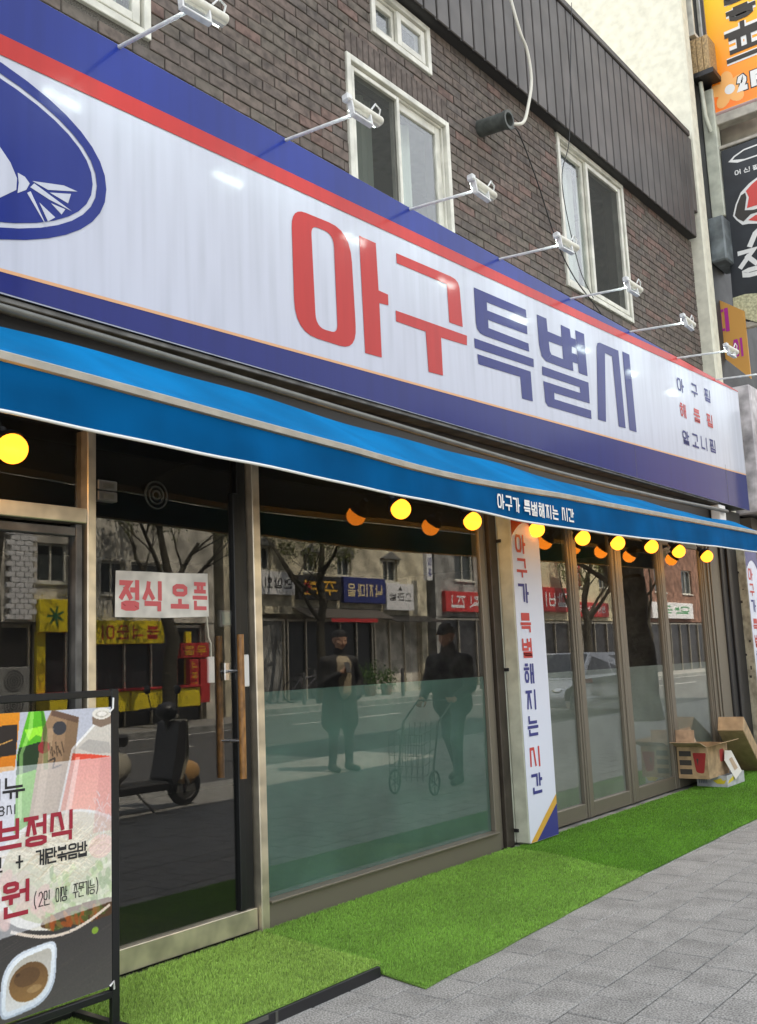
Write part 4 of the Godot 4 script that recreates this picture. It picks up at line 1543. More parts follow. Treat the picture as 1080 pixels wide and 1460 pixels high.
func spline(p: Array, k := 6) -> Array:
	var o := []
	for i in p.size() - 1:
		var a: Vector3 = p[maxi(i - 1, 0)]
		var b: Vector3 = p[i]
		var c: Vector3 = p[i + 1]
		var d: Vector3 = p[mini(i + 2, p.size() - 1)]
		for j in k:
			o.append(b.cubic_interpolate(c, a, d, float(j) / k))
	o.append(p[-1])
	return o

# ---------------------------------------------------------------- banner stand with the menu poster
class Canvas:
	var im: Image
	var w: int
	var h: int
	func _init(a: int, b: int, c: Color) -> void:
		w = a; h = b
		im = Image.create(a, b, false, Image.FORMAT_RGB8)
		im.fill(c)
	func poly(p: Array, c: Color, c2 = null) -> void:
		# p in 0..1 with y down; blends, optionally towards c2 at the bottom
		var lo := 1e9
		var hi := -1e9
		for q in p:
			lo = minf(lo, q.y * h); hi = maxf(hi, q.y * h)
		for y in range(maxi(0, int(lo)), mini(h, int(hi) + 1)):
			var xs := []
			for i in p.size():
				var a: Vector2 = p[i] * Vector2(w, h)
				var b: Vector2 = p[(i + 1) % p.size()] * Vector2(w, h)
				if (a.y <= y + 0.5) != (b.y <= y + 0.5):
					xs.append(a.x + (y + 0.5 - a.y) / (b.y - a.y) * (b.x - a.x))
			xs.sort()
			var k: Color = c if c2 == null else c.lerp(c2, (y - lo) / maxf(1.0, hi - lo))
			for i in range(0, xs.size() - 1, 2):
				for x in range(maxi(0, int(xs[i] + 0.5)), mini(w, int(xs[i + 1] + 0.5))):
					im.set_pixel(x, y, im.get_pixel(x, y).lerp(Color(k.r, k.g, k.b), k.a))
	func oval(cx: float, cy: float, rx: float, ry: float, c: Color, c2 = null, turn := 0.0) -> void:
		var p := []
		for i in 28:
			var d := Vector2(cos(TAU * i / 28) * rx * w, sin(TAU * i / 28) * ry * h).rotated(turn)
			p.append(Vector2(cx + d.x / w, cy + d.y / h))
		poly(p, c, c2)
	func line(p: Array, t: float, c: Color) -> void:
		for i in p.size() - 1:
			var a: Vector2 = p[i] * Vector2(w, h)
			var b: Vector2 = p[i + 1] * Vector2(w, h)
			var s := (b - a).normalized().orthogonal() * t * 0.5
			var sc := Vector2(w, h)
			poly([(a + s) / sc, (b + s) / sc, (b - s) / sc, (a - s) / sc], c)

func build_banner_stand() -> void:
	var st := thing("banner_stand", "black metal banner stand with a food menu poster left of the door", "banner stand", Vector3(2.535, 0.008, 0.55))
	var g := Geo.new()
	for x in [-0.79, 0.0]:
		g = Geo.new()
		g.box(Vector3(x - 0.018, 0.0, -0.012), Vector3(x + 0.018, 1.285, 0.012), 0.003)
		part("upright", g, M.black_metal, st)
	for y in [1.255, 0.118]:
		g = Geo.new()
		g.box(Vector3(-0.771, y, -0.012), Vector3(-0.019, y + 0.028, 0.012), 0.003)
		part("crossbar", g, M.black_metal, st)
	for x in [-0.79, 0.0]:
		g = Geo.new()
		g.box(Vector3(x - 0.018, 0.002, -0.27), Vector3(x + 0.018, 0.027, -0.0125), 0.003)
		g.box(Vector3(x - 0.018, 0.002, 0.0125), Vector3(x + 0.018, 0.027, 0.24), 0.003)
		part("foot", g, M.black_metal, st)
	g = Geo.new()
	g.box(Vector3(-0.771, 0.002, -0.27), Vector3(-0.019, 0.027, -0.245), 0.003)
	part("crossbar", g, M.black_metal, st)
	var x1 := -0.024
	var x0 := x1 - 0.745
	var y0 := 0.165
	var y1 := 1.215
	g = Geo.new()
	g.prism(pairs([x0, y0 - 0.01, x1, y0, x1 - 0.002, y1, x0, y1 + 0.008]), flat(0.014), 0.0015)
	var back := part("poster_backing", g, M.white, st)
	g = Geo.new()
	var zf := 0.0165
	g.quad(Vector3(x0, y0 - 0.01, zf), Vector3(x1, y0, zf), Vector3(x1 - 0.002, y1, zf), Vector3(x0, y1 + 0.008, zf))
	var pm := StandardMaterial3D.new()
	pm.albedo_texture = ImageTexture.create_from_image(poster())
	pm.roughness = 0.45
	part("poster", g, pm, st)
	# lettering printed on the poster; u runs over the part one sees, v from the top
	var put := func(gg: Geo, s: String, u: float, v: float, w: float, h: float, step: float, sw: float) -> void:
		# u, v: lower left corner in the visible window (0..1)
		var x: float = lerpf(x1 - 0.4805, x1, u)
		var y: float = lerpf(y1, y0, v)
		write(gg, s, x, y, w * 1.25, h * 1.25, step * 1.25, sw * 1.25, flat(zf + 0.0008), 0.0, true)
	var ink := mat(0.012, 0.012, 0.014, 0.6)
	var crimson := mat(0.3, 0.012, 0.03, 0.6)
	for q in [["메뉴", -0.19, 0.285, 0.072, 0.06, 0.08, 0.0075, ink], ["8시", -0.03, 0.337, 0.03, 0.027, 0.032, 0.0034, ink], ["샤브 + 계란볶음밥", -0.16, 0.525, 0.036, 0.045, 0.0355, 0.0056, ink], ["(2인 이상 주문가능)", 0.27, 0.662, 0.021, 0.042, 0.0197, 0.0029, ink], ["샤브정식", -0.26, 0.457, 0.082, 0.088, 0.0875, 0.0122, crimson], ["0원", -0.22, 0.675, 0.09, 0.098, 0.093, 0.0125, crimson]]:
		g = Geo.new()
		put.call(g, q[0], q[1], q[2], q[3], q[4], q[5], q[6])
		part("poster_lettering", g, q[7], back)
	g = Geo.new()
	for c in [[x1 + 0.0, y1 - 0.01, 0.0, 1.25], [x1 + 0.0, y0 + 0.012, 0.0, 0.15]]:
		g.tube([Vector3(c[0] - 0.012, c[1] - 0.01, 0.02), Vector3(c[0] + 0.004, c[1] + 0.004, 0.022), Vector3(c[2] - 0.012, c[3], 0.014)], 0.004, 6)
	part("poster_tie", g, M.white, st)

func poster() -> Image:
	var c := Canvas.new(470, 660, Color(0.72, 0.73, 0.78))
	# whole print is 0..1; the part right of the frame edge begins at u = 0.36
	var U := func(u: float, v: float) -> Vector2: return Vector2(0.355 + 0.645 * u, v)
	var P := func(a: Array) -> Array:
		var o := []
		for i in range(0, a.size(), 2):
			o.append(Vector2(0.355 + 0.645 * a[i], a[i + 1]))
		return o
	# table below, backdrop above
	c.poly([Vector2(0, 0.66), Vector2(1, 0.66), Vector2(1, 1), Vector2(0, 1)], Color(0.2, 0.19, 0.19), Color(0.3, 0.29, 0.28))
	for i in 60:
		var y := rng.randf_range(0.72, 1.0)
		var x := rng.randf()
		c.line([Vector2(x, y), Vector2(x + 0.15, y - 0.03)], 1.5, Color(0.36, 0.33, 0.3, 0.35))
	c.poly([Vector2(0, 0), Vector2(0.35, 0), Vector2(0.36, 0.6), Vector2(0, 0.6)], Color(0.62, 0.62, 0.66))
	# beer glass
	c.poly(P.call([-0.25, 0.0, 0.16, 0.0, 0.12, 0.19, -0.2, 0.2]), Color(0.86, 0.55, 0.08), Color(0.8, 0.45, 0.05))
	c.poly(P.call([-0.25, 0.045, 0.14, 0.04, 0.13, 0.14, -0.25, 0.15]), Color(0.13, 0.1, 0.09))
	c.line(P.call([-0.1, 0.11, 0.02, 0.1, 0.1, 0.09]), 3.0, Color(0.8, 0.6, 0.3))
	# green bottle
	c.poly(P.call([0.24, -0.01, 0.36, -0.01, 0.40, 0.06, 0.42, 0.4, 0.12, 0.4, 0.14, 0.14, 0.19, 0.06]), Color(0.35, 0.72, 0.1), Color(0.25, 0.55, 0.12))
	c.poly(P.call([0.15, 0.12, 0.39, 0.1, 0.4, 0.19, 0.13, 0.21]), Color(0.08, 0.2, 0.08))
	c.poly(P.call([0.2, 0.06, 0.38, 0.05, 0.36, 0.09, 0.3, 0.08, 0.24, 0.1]), Color(0.6, 0.9, 0.2))
	# brown pouch
	c.poly(P.call([0.44, -0.003, 0.69, 0.03, 0.56, 0.45, 0.22, 0.42, 0.36, 0.06]), Color(0.6, 0.48, 0.36), Color(0.52, 0.42, 0.32))
	c.poly(P.call([0.44, -0.003, 0.69, 0.03, 0.675, 0.05, 0.43, 0.017]), Color(0.4, 0.3, 0.24))
	c.oval(0.355 + 0.645 * 0.51, 0.063, 0.04, 0.024, Color(0.2, 0.2, 0.23))
	c.oval(0.355 + 0.645 * 0.37, 0.125, 0.035, 0.021, Color(0.55, 0.15, 0.17))
	for k in 7:
		c.line(P.call([0.42 + k * 0.018, 0.11 + 0.014 * (k % 3), 0.43 + k * 0.02, 0.15 + 0.01 * (k % 2)]), 3.0, Color(0.3, 0.22, 0.16))
	c.line(P.call([0.40, 0.175, 0.47, 0.165, 0.45, 0.2, 0.53, 0.19]), 4.0, Color(0.2, 0.16, 0.14))
	# red drink bottle with a white cap
	c.poly(P.call([0.86, 0.045, 1.02, 0.03, 1.04, 0.42, 0.46, 0.42, 0.62, 0.14]), Color(0.8, 0.78, 0.74), Color(0.75, 0.7, 0.66))
	c.poly(P.call([0.62, 0.155, 0.8, 0.165, 1.03, 0.185, 1.03, 0.45, 0.47, 0.45]), Color(0.86, 0.28, 0.2), Color(0.93, 0.5, 0.35))
	c.line(P.call([0.48, 0.4, 0.63, 0.14, 0.84, 0.06]), 6.0, Color(0.93, 0.93, 0.93, 0.9))
	c.poly(P.call([0.68, 0.14, 0.78, 0.11, 0.98, 0.13, 1.0, 0.17, 0.84, 0.165]), Color(0.66, 0.64, 0.62, 0.8))
	c.poly(P.call([0.815, 0.03, 1.0, 0.03, 1.0, 0.062, 0.9, 0.072, 0.82, 0.058]), Color(0.5, 0.42, 0.36))
	c.oval(0.355 + 0.645 * 0.91, 0.022, 0.062, 0.021, Color(0.88, 0.86, 0.82))
	c.oval(0.355 + 0.645 * 0.91, 0.024, 0.04, 0.012, Color(0.74, 0.71, 0.66))
	c.oval(0.355 + 0.645 * 0.91, 0.023, 0.03, 0.009, Color(0.9, 0.88, 0.85))
	# bowl of noodles and greens
	c.oval(0.72, 0.55, 0.42, 0.20, Color(0.86, 0.84, 0.8))
	c.oval(0.73, 0.545, 0.37, 0.185, Color(0.74, 0.68, 0.56), Color(0.62, 0.66, 0.42))
	for i in 140:
		var a := rng.randf() * TAU
		var q := Vector2(0.68 + cos(a) * rng.randf() * 0.28, 0.48 + sin(a) * rng.randf() * 0.1)
		var l := []
		for k in 6:
			l.append(q + Vector2(0.03 * k - 0.07 + rng.randf_range(-0.01, 0.01), 0.012 * sin(k * 1.3 + a)))
		c.line(l, 2.2, Color(0.9, 0.84, 0.68, 0.75) if i % 3 else Color(0.66, 0.55, 0.38, 0.6))
	for i in 90:
		var q := Vector2(rng.randf_range(0.62, 1.0), rng.randf_range(0.55, 0.72))
		c.oval(q.x, q.y, rng.randf_range(0.01, 0.04), rng.randf_range(0.004, 0.014), [Color(0.45, 0.6, 0.2, 0.7), Color(0.66, 0.75, 0.4, 0.7), Color(0.32, 0.45, 0.16, 0.7), Color(0.82, 0.84, 0.66, 0.6)][i % 4], null, rng.randf() * 3.0)
	for i in 26:
		c.oval(rng.randf_range(0.28, 0.62), rng.randf_range(0.52, 0.68), 0.05, 0.02, [Color(0.85, 0.55, 0.5, 0.5), Color(0.76, 0.62, 0.55, 0.5)][i % 2], null, rng.randf() * 3.0)
	c.oval(0.355 + 0.645 * 0.9, 0.5, 0.075, 0.042, Color(0.86, 0.62, 0.52, 0.9))
	c.oval(0.86, 0.72, 0.28, 0.035, Color(0.3, 0.2, 0.12))
	for i in 40:
		c.oval(rng.randf_range(0.6, 0.95), rng.randf_range(0.705, 0.745), 0.03, 0.008, [Color(0.6, 0.3, 0.1, 0.8), Color(0.28, 0.33, 0.12, 0.8), Color(0.5, 0.4, 0.2, 0.7)][i % 3], null, rng.randf() * 2.0)
	var rim := []
	for i in 15:
		var t := i / 14.0
		rim.append(Vector2(lerpf(0.42, 0.99, t), 0.715 + 0.055 * sin(PI * t)))
	c.line(rim, 7.0, Color(0.84, 0.78, 0.72))
	# highlights and shading on the bottles
	c.poly(P.call([0.25, 0.0, 0.28, 0.0, 0.27, 0.06, 0.19, 0.14, 0.18, 0.36, 0.15, 0.36, 0.16, 0.14, 0.23, 0.06]), Color(0.8, 1.0, 0.6, 0.45))
	c.poly(P.call([0.34, 0.0, 0.36, 0.0, 0.4, 0.07, 0.41, 0.2, 0.37, 0.2, 0.36, 0.08]), Color(0.1, 0.3, 0.03, 0.5))
	c.poly(P.call([0.58, 0.03, 0.69, 0.04, 0.58, 0.4, 0.47, 0.4]), Color(0.3, 0.22, 0.15, 0.28))
	c.poly(P.call([0.4, 0.06, 0.46, 0.06, 0.34, 0.4, 0.26, 0.4]), Color(0.85, 0.74, 0.6, 0.3))
	c.poly(P.call([0.9, 0.18, 1.03, 0.19, 1.03, 0.45, 0.82, 0.45]), Color(0.6, 0.1, 0.06, 0.35))
	c.poly(P.call([0.66, 0.17, 0.7, 0.17, 0.58, 0.44, 0.52, 0.44]), Color(1.0, 0.85, 0.78, 0.5))
	c.poly(P.call([-0.25, 0.0, -0.1, 0.0, -0.12, 0.2, -0.22, 0.2]), Color(1.0, 0.85, 0.4, 0.35))
	for i in 40:
		var q := Vector2(rng.randf_range(0.86, 1.0), rng.randf_range(0.3, 0.46))
		c.line([q, q + Vector2(rng.randf_range(-0.03, 0.03), 0.02)], 2.0, Color(0.8, 0.85, 0.9, 0.5))
	# pale band that carries the lettering
	c.poly(P.call([-0.6, 0.175, 1.02, 0.182, 1.02, 0.705, -0.6, 0.745]), Color(0.9, 0.9, 0.92, 0.55))
	# noodles showing through the band
	for i in 70:
		var a := rng.randf() * TAU
		var q := Vector2(0.72 + cos(a) * rng.randf() * 0.26, 0.5 + sin(a) * rng.randf() * 0.12)
		var l := []
		for k in 7:
			l.append(q + Vector2(0.028 * k - 0.08, 0.02 * sin(k * 0.9 + a)))
		c.line(l, 1.6, Color(0.97, 0.94, 0.84, 0.5) if i % 2 else Color(0.72, 0.64, 0.5, 0.35))
	# square bowl of sauce at the bottom
	for lay in [[1.0, 1.0, Color(0.8, 0.83, 0.87), Color(0.66, 0.7, 0.76)], [0.93, 0.92, Color(0.9, 0.92, 0.94), Color(0.8, 0.83, 0.87)], [0.8, 0.78, Color(0.7, 0.68, 0.64), Color(0.82, 0.82, 0.82)]]:
		var o := []
		for i in 40:
			var a := TAU * i / 40
			o.append(Vector2(0.52 + 0.15 * lay[0] * signf(cos(a)) * pow(absf(cos(a)), 0.55) - 0.02 * sin(a), 0.885 + 0.1 * lay[1] * signf(sin(a)) * pow(absf(sin(a)), 0.55) - 0.02 * cos(a)))
		c.poly(o, lay[2], lay[3])
	c.oval(0.52, 0.892, 0.105, 0.062, Color(0.4, 0.29, 0.18), Color(0.55, 0.42, 0.25))
	c.oval(0.51, 0.875, 0.07, 0.03, Color(0.32, 0.23, 0.15, 0.6))
	c.oval(0.55, 0.92, 0.04, 0.012, Color(0.72, 0.6, 0.42, 0.5))
	c.oval(0.46, 0.86, 0.012, 0.006, Color(0.25, 0.17, 0.1, 0.8))
	c.oval(0.355 + 0.645 * 0.84, 0.79, 0.02, 0.012, Color(0.5, 0.62, 0.2))
	for i in 5000:
		var x := rng.randi() % 470
		var y := rng.randi() % 660
		var k := c.im.get_pixel(x, y)
		var d := rng.randf_range(-0.05, 0.05)
		c.im.set_pixel(x, y, Color(k.r + d, k.g + d, k.b + d))
	# mottling of a printed photograph, then a soft enlargement
	var fn := FastNoiseLite.new()
	fn.seed = 77
	fn.frequency = 0.12
	fn.fractal_octaves = 5
	for y in 660:
		for x in 470:
			var k := c.im.get_pixel(x, y)
			var d := 1.0 + 0.07 * fn.get_noise_2d(x, y)
			c.im.set_pixel(x, y, Color(k.r * d, k.g * d, k.b * d))
	c.im.resize(230, 323, Image.INTERPOLATE_BILINEAR)
	c.im.resize(470, 660, Image.INTERPOLATE_CUBIC)
	return c.im

# ---------------------------------------------------------------- cartons left by the folding doors
func build_cartons() -> void:
	var b := thing("open_carton", "open brown cardboard box with a red bowl printed on its side", "cardboard box", Vector3(9.6, 0.115, 0.0))
	var g := Geo.new()
	var w := 0.56
	var d := 0.3
	var h := 0.3
	g.box(Vector3(0, 0, 0.02), Vector3(w, 0.006, 0.02 + d))
	g.box(Vector3(0, 0.006, 0.02), Vector3(0.006, h, 0.02 + d))
	g.box(Vector3(w - 0.006, 0.006, 0.02), Vector3(w, h, 0.02 + d))
	g.box(Vector3(0.006, 0.006, 0.02), Vector3(w - 0.006, h, 0.026))
	g.box(Vector3(0.006, 0.006, 0.014 + d), Vector3(w - 0.006, h, 0.02 + d))
	part("carton", g, M.card, b)
	var flap := func(xf: Transform3D, s: Vector2, m: Material) -> void:
		var q := Geo.new()
		q.box(Vector3(0, 0, 0), Vector3(s.x, s.y, 0.006), 0.0, xf)
		part("flap", q, m, b)
	flap.call(Transform3D(Basis(Vector3.UP, -PI / 2) * Basis(Vector3.RIGHT, -0.06), Vector3(0.003, h, 0.02)), Vector2(d * 0.62, 0.16), M.card_in)
	flap.call(Transform3D(Basis(Vector3.UP, -PI / 2) * Basis(Vector3.RIGHT, 1.25), Vector3(-0.002, h + 0.004, 0.02)), Vector2(d, 0.17), M.card_in)
	flap.call(Transform3D(Basis(Vector3.RIGHT, 1.3), Vector3(0.01, h + 0.004, 0.02 + d)), Vector2(w - 0.02, 0.13), M.card)
	flap.call(Transform3D(Basis(Vector3.RIGHT, -0.35), Vector3(0.05, h, 0.03)), Vector2(w * 0.8, 0.2), M.card_in)
	# prints on the side that faces along the street
	var side := Transform3D(Basis(Vector3(0, 0, 1), Vector3(0, 1, 0), Vector3(-1, 0, 0)), Vector3(-0.0015, 0, 0.02))
	g = Geo.new()
	g.prism(round_poly(pairs([0.155, 0.245, 0.18, 0.06, 0.255, 0.05, 0.288, 0.245]), [.015, .025, .025, .015]), side)
	part("bowl_print", g, mat(0.3, 0.02, 0.02, 0.7), b)
	g = Geo.new()
	for k in 3:
		g.prism(pairs([0.02, 0.21 - k * 0.085, 0.14, 0.21 - k * 0.085, 0.14, 0.26 - k * 0.085, 0.02, 0.26 - k * 0.085]), side)
	g.prism(pairs([0.19, 0.19, 0.21, 0.19, 0.2, 0.12]), side * Transform3D(Basis(), Vector3(0, 0, 0.001)))
	part("text_print", g, M.card_dark, b)
	g = Geo.new()
	g.prism(round_poly(pairs([0.33, 0.25, 0.33, 0.13, 0.45, 0.13, 0.45, 0.25]), [.03, .03, .03, .03]), flat(d + 0.0215))
	part("mark_print", g, mat(0.42, 0.03, 0.03, 0.7), b)
	var t := thing("fruit_tray", "low white carton tray with a yellow fruit print under the open box", "carton tray", Vector3(9.85, turf_y(0.25) + 0.008, 0.1))
	g = Geo.new()
	g.box(Vector3(0, 0, 0), Vector3(0.5, 0.006, 0.3))
	for q in [[0, 0, 0.006, 0.3], [0.494, 0, 0.5, 0.3], [0.006, 0, 0.494, 0.006], [0.006, 0.294, 0.494, 0.3]]:
		g.box(Vector3(q[0], 0.006, q[1]), Vector3(q[2], 0.108, q[3]))
	part("tray", g, mat(0.5, 0.52, 0.54, 0.7, 0.0, tex["soft"], 3.0), t)
	side = Transform3D(Basis(Vector3(0, 0, 1), Vector3(0, 1, 0), Vector3(-1, 0, 0)), Vector3(-0.0015, 0, 0))
	g = Geo.new()
	for k in 5:
		g.prism(pairs([0.02 + k * 0.018, 0.03, 0.032 + k * 0.018, 0.03, 0.032 + k * 0.018, 0.085, 0.02 + k * 0.018, 0.085]), side)
	part("text_print", g, mat(0.2, 0.22, 0.26, 0.7), t)
	g = Geo.new()
	g.prism(pairs([0.16, 0.06, 0.2, 0.03, 0.27, 0.03, 0.294, 0.07, 0.26, 0.06, 0.24, 0.085, 0.2, 0.07]), side)
	g.prism(pairs([0.01, 0.03, 0.18, 0.05, 0.23, 0.09, 0.15, 0.085, 0.05, 0.06]), flat(0.3015))
	part("fruit_print", g, mat(0.62, 0.5, 0.03, 0.7), t)
	g = Geo.new()
	var lx := Transform3D(Basis(Vector3(0, 0, 1), 0.45) * Basis(Vector3.RIGHT, -0.3), Vector3(10.12, turf_y(0.3) + 0.1, 0.42))
	g.prism(pairs([-0.09, 0.0, 0.1, -0.02, 0.13, 0.2, 0.02, 0.27, -0.08, 0.22]), lx, 0.004)
	var pk := one("paper_wrapper", g, mat(0.62, 0.6, 0.55, 0.7), "crumpled pale paper wrapper leaning on the fruit tray", "wrapper")
	g = Geo.new()
	g.prism(pairs([-0.02, 0.06, 0.06, 0.04, 0.07, 0.16, 0.0, 0.18]), lx * flat(0.002))
	part("wrapper_print", g, mat(0.4, 0.3, 0.2, 0.7), pk)
	# a flattened carton leaning behind them
	g = Geo.new()
	var bx := Transform3D(Basis(Vector3.UP, 0.12) * Basis(Vector3(0, 0, 1), -0.56), Vector3(10.95, 0.30, 0.2))
	g.obox(bx, Vector3(1.02, 0.16, 0.26), 0.006)
	var lc := one("leaning_carton", g, M.card, "long flat cardboard carton leaning against the black post", "cardboard box")
	g = Geo.new()
	g.obox(bx * Transform3D(Basis(), Vector3(-0.1, 0.084, 0.0)), Vector3(0.78, 0.004, 0.24))
	part("loose_flap", g, M.card_in, lc)

# ---------------------------------------------------------------- projecting signs of the buildings next door
func build_neighbour_signs() -> void:
	var face := func(x: float) -> Transform3D: return Transform3D(Basis(Vector3(0, 0, 1), Vector3(0, 1, 0), Vector3(-1, 0, 0)), Vector3(x, 0, 0))
	# orange sign with dark lettering
	var s := thing("projecting_sign", "orange projecting sign with dark white-edged lettering and 2F, high on the building next door", "sign")
	var g := Geo.new()
	g.box(Vector3(13.0, 8.57, -0.05), Vector3(13.22, 12.2, 0.95), 0.02)
	part("sign_box", g, mat(0.6, 0.42, 0.42, 0.5), s)
	var im := Image.create(32, 128, false, Image.FORMAT_RGB8)
	for y in 128:
		for x in 32:
			var t := y / 127.0
			var k := Color(0.98, 0.83, 0.05).lerp(Color(0.98, 0.62, 0.02), smoothstep(0.45, 0.8, t)).lerp(Color(0.98, 0.45, 0.03), smoothstep(0.75, 1.0, t) * (1.0 - x / 40.0))
			im.set_pixel(x, y, k)
	var om := StandardMaterial3D.new()
	om.albedo_texture = ImageTexture.create_from_image(im)
	om.roughness = 0.4
	g = Geo.new()
	var xf: Transform3D = face.call(12.998)
	g.quad(xf * Vector3(-0.03, 8.6, 0), xf * Vector3(0.93, 8.6, 0), xf * Vector3(0.93, 12.18, 0), xf * Vector3(-0.03, 12.18, 0))
	part("print_face", g, om, s)
	g = Geo.new()
	var gd := Geo.new()
	var f1: Transform3D = face.call(12.995)
	var f2: Transform3D = face.call(12.991)
	var rows := [10.06, 9.6, 9.2]
	for k in 3:
		glyph(g, "생호프".unicode_at(k), 0.2, rows[k], 0.5, 0.40, 0.105, f1, false)
		glyph(gd, "생호프".unicode_at(k), 0.2, rows[k], 0.5, 0.40, 0.062, f2, false)
	glyph(g, "2".unicode_at(0), 0.29, 8.77, 0.16, 0.23, 0.07, f1)
	glyph(g, "F".unicode_at(0), 0.47, 8.77, 0.15, 0.23, 0.07, f1)
	part("letter_edge", g, M.white, s)
	part("lettering", gd, M.card_dark, s)
	gd = Geo.new()
	glyph(gd, "2".unicode_at(0), 0.272, 8.755, 0.196, 0.26, 0.10, face.call(12.9965))
	glyph(gd, "F".unicode_at(0), 0.452, 8.755, 0.186, 0.26, 0.10, face.call(12.9965))
	part("numeral_edge", gd, M.card_dark, s)
	g = Geo.new()
	for i in 5:
		var a := TAU * i / 5 + 0.4
		var o := []
		for j in 14:
			var d := Vector2(cos(TAU * j / 14) * 0.13, sin(TAU * j / 14) * 0.09).rotated(a)
			o.append(Vector2(0.18, 8.87) + Vector2(cos(a), sin(a)) * 0.14 + d)
		g.prism(o, xf * Transform3D(Basis(), Vector3(0, 0, 0.001 + 0.0004 * i)))
	part("flower_print", g, mat(0.85, 0.42, 0.12, 0.5), s)
	g = Geo.new()
	var o2 := []
	for j in 14:
		o2.append(Vector2(0.2, 8.86) + Vector2(cos(TAU * j / 14), sin(TAU * j / 14)) * 0.07)
	g.prism(o2, xf * Transform3D(Basis(), Vector3(0, 0, 0.0034)))
	part("flower_print", g, M.white, s)
	g = Geo.new()
	g.box(Vector3(13.0, 8.42, -0.19), Vector3(13.18, 8.56, 0.95), 0.01)
	g.box(Vector3(13.05, 8.5, -0.19), Vector3(13.15, 8.6, -0.06))
	part("bracket", g, M.bar, s)
	# black sign with a red shape
	s = thing("projecting_sign", "black projecting sign with white outlined red shape and brushed white letters", "sign")
	var poly := pairs([0.02, 6.02, 0.9, 5.62, 0.95, 8.14, 0.0, 8.02])
	poly = pairs([-0.05, 5.70, 0.95, 5.1, 0.95, 8.05, 0.0, 8.03])
	g = Geo.new()
	g.prism(poly, face.call(13.0), 0.12)
	part("banner", g, mat(0.02, 0.024, 0.03, 0.5, 0.0, tex["soft"], 1.0), s)
	var b1: Transform3D = face.call(12.997)
	var b2: Transform3D = face.call(12.994)
	g = Geo.new()
	g.prism(pairs([-0.045, 5.71, 0.94, 5.12, 0.94, 5.9, 0.5, 5.98, 0.28, 5.93, 0.12, 5.96, -0.04, 5.95]), b1)
	part("food_print", g, mat(0.6, 0.58, 0.36, 0.6, 0.0, tex["dirt"], 4.0), s)
	g = Geo.new()
	g.prism(pairs([0.07, 7.07, 0.12, 7.22, 0.2, 7.36, 0.32, 7.45, 0.5, 7.53, 0.8, 7.56, 0.9, 7.2, 0.8, 6.84, 0.4, 6.86, 0.26, 6.9, 0.18, 6.91, 0.11, 7.0]), b1)
	g.prism(pairs([0.08, 7.84, 0.16, 7.9, 0.3, 7.95, 0.6, 7.96, 0.6, 7.94, 0.3, 7.93, 0.17, 7.88, 0.14, 7.85, 0.3, 7.81, 0.6, 7.81, 0.6, 7.79, 0.2, 7.79]), b1)
	write(g, "어신짬", 0.15, 7.62, 0.085, 0.07, 0.12, 0.012, b1, -0.005, false)
	g.stroke(pairs([0.24, 6.58, 0.33, 6.74, 0.42, 6.8]), 0.07, b1)
	glyph(g, "장".unicode_at(0), 0.08, 6.17, 0.42, 0.4, 0.062, b1, false)
	part("white_print", g, M.white, s)
	g = Geo.new()
	g.prism(pairs([0.26, 7.12, 0.3, 7.26, 0.27, 7.36, 0.36, 7.43, 0.5, 7.5, 0.77, 7.52, 0.85, 7.15, 0.5, 7.12]), b2)
	g.prism(pairs([0.26, 6.95, 0.36, 6.99, 0.7, 6.99, 0.76, 6.88, 0.4, 6.89]), b2)
	part("red_print", g, mat(0.6, 0.06, 0.05, 0.5), s)
	g = Geo.new()
	g.prism(pairs([0.095, 7.07, 0.14, 7.21, 0.2, 7.32, 0.26, 7.34, 0.27, 7.27, 0.23, 7.1, 0.34, 7.07, 0.8, 7.07, 0.8, 7.03, 0.3, 7.02, 0.2, 6.95, 0.13, 7.01]), b2)
	part("dark_print", g, M.card_dark, s)
	g = Geo.new()
	g.box(Vector3(13.0, 5.5, -0.19), Vector3(13.08, 5.58, 0.9), 0.01)
	part("bracket", g, M.bar, s)
	g = Geo.new()
	g.box(Vector3(13.0, 8.06, -0.19), Vector3(13.06, 8.11, 0.9), 0.01)
	part("bracket", g, M.bar, s)
	# pale sign behind the black one
	g = Geo.new()
	g.box(Vector3(13.5, 7.9, -0.15), Vector3(13.65, 9.2, 0.7), 0.02)
	one("projecting_sign", g, mat(0.72, 0.68, 0.56, 0.5, 0.0, tex["soft"], 1.0), "pale cream projecting sign showing between the orange and the black sign", "sign")
	# orange banner low on the wall
	s = thing("wall_banner", "ochre banner with magenta lettering on the dark wall next door", "banner")
	g = Geo.new()
	g.prism(pairs([-0.26, 5.2, 0.1, 4.8, 0.1, 5.72, -0.27, 6.0]), face.call(12.95), 0.03)
	part("banner_cloth", g, mat(0.55, 0.28, 0.06, 0.7), s)
	g = Geo.new()
	var bx: Transform3D = face.call(12.945)
	glyph(g, "대".unicode_at(0), -0.23, 5.5, 0.13, 0.32, 0.035, bx)
	glyph(g, "이".unicode_at(0), -0.08, 5.12, 0.12, 0.25, 0.03, bx)
	part("lettering", g, mat(0.4, 0.02, 0.25, 0.6), s)

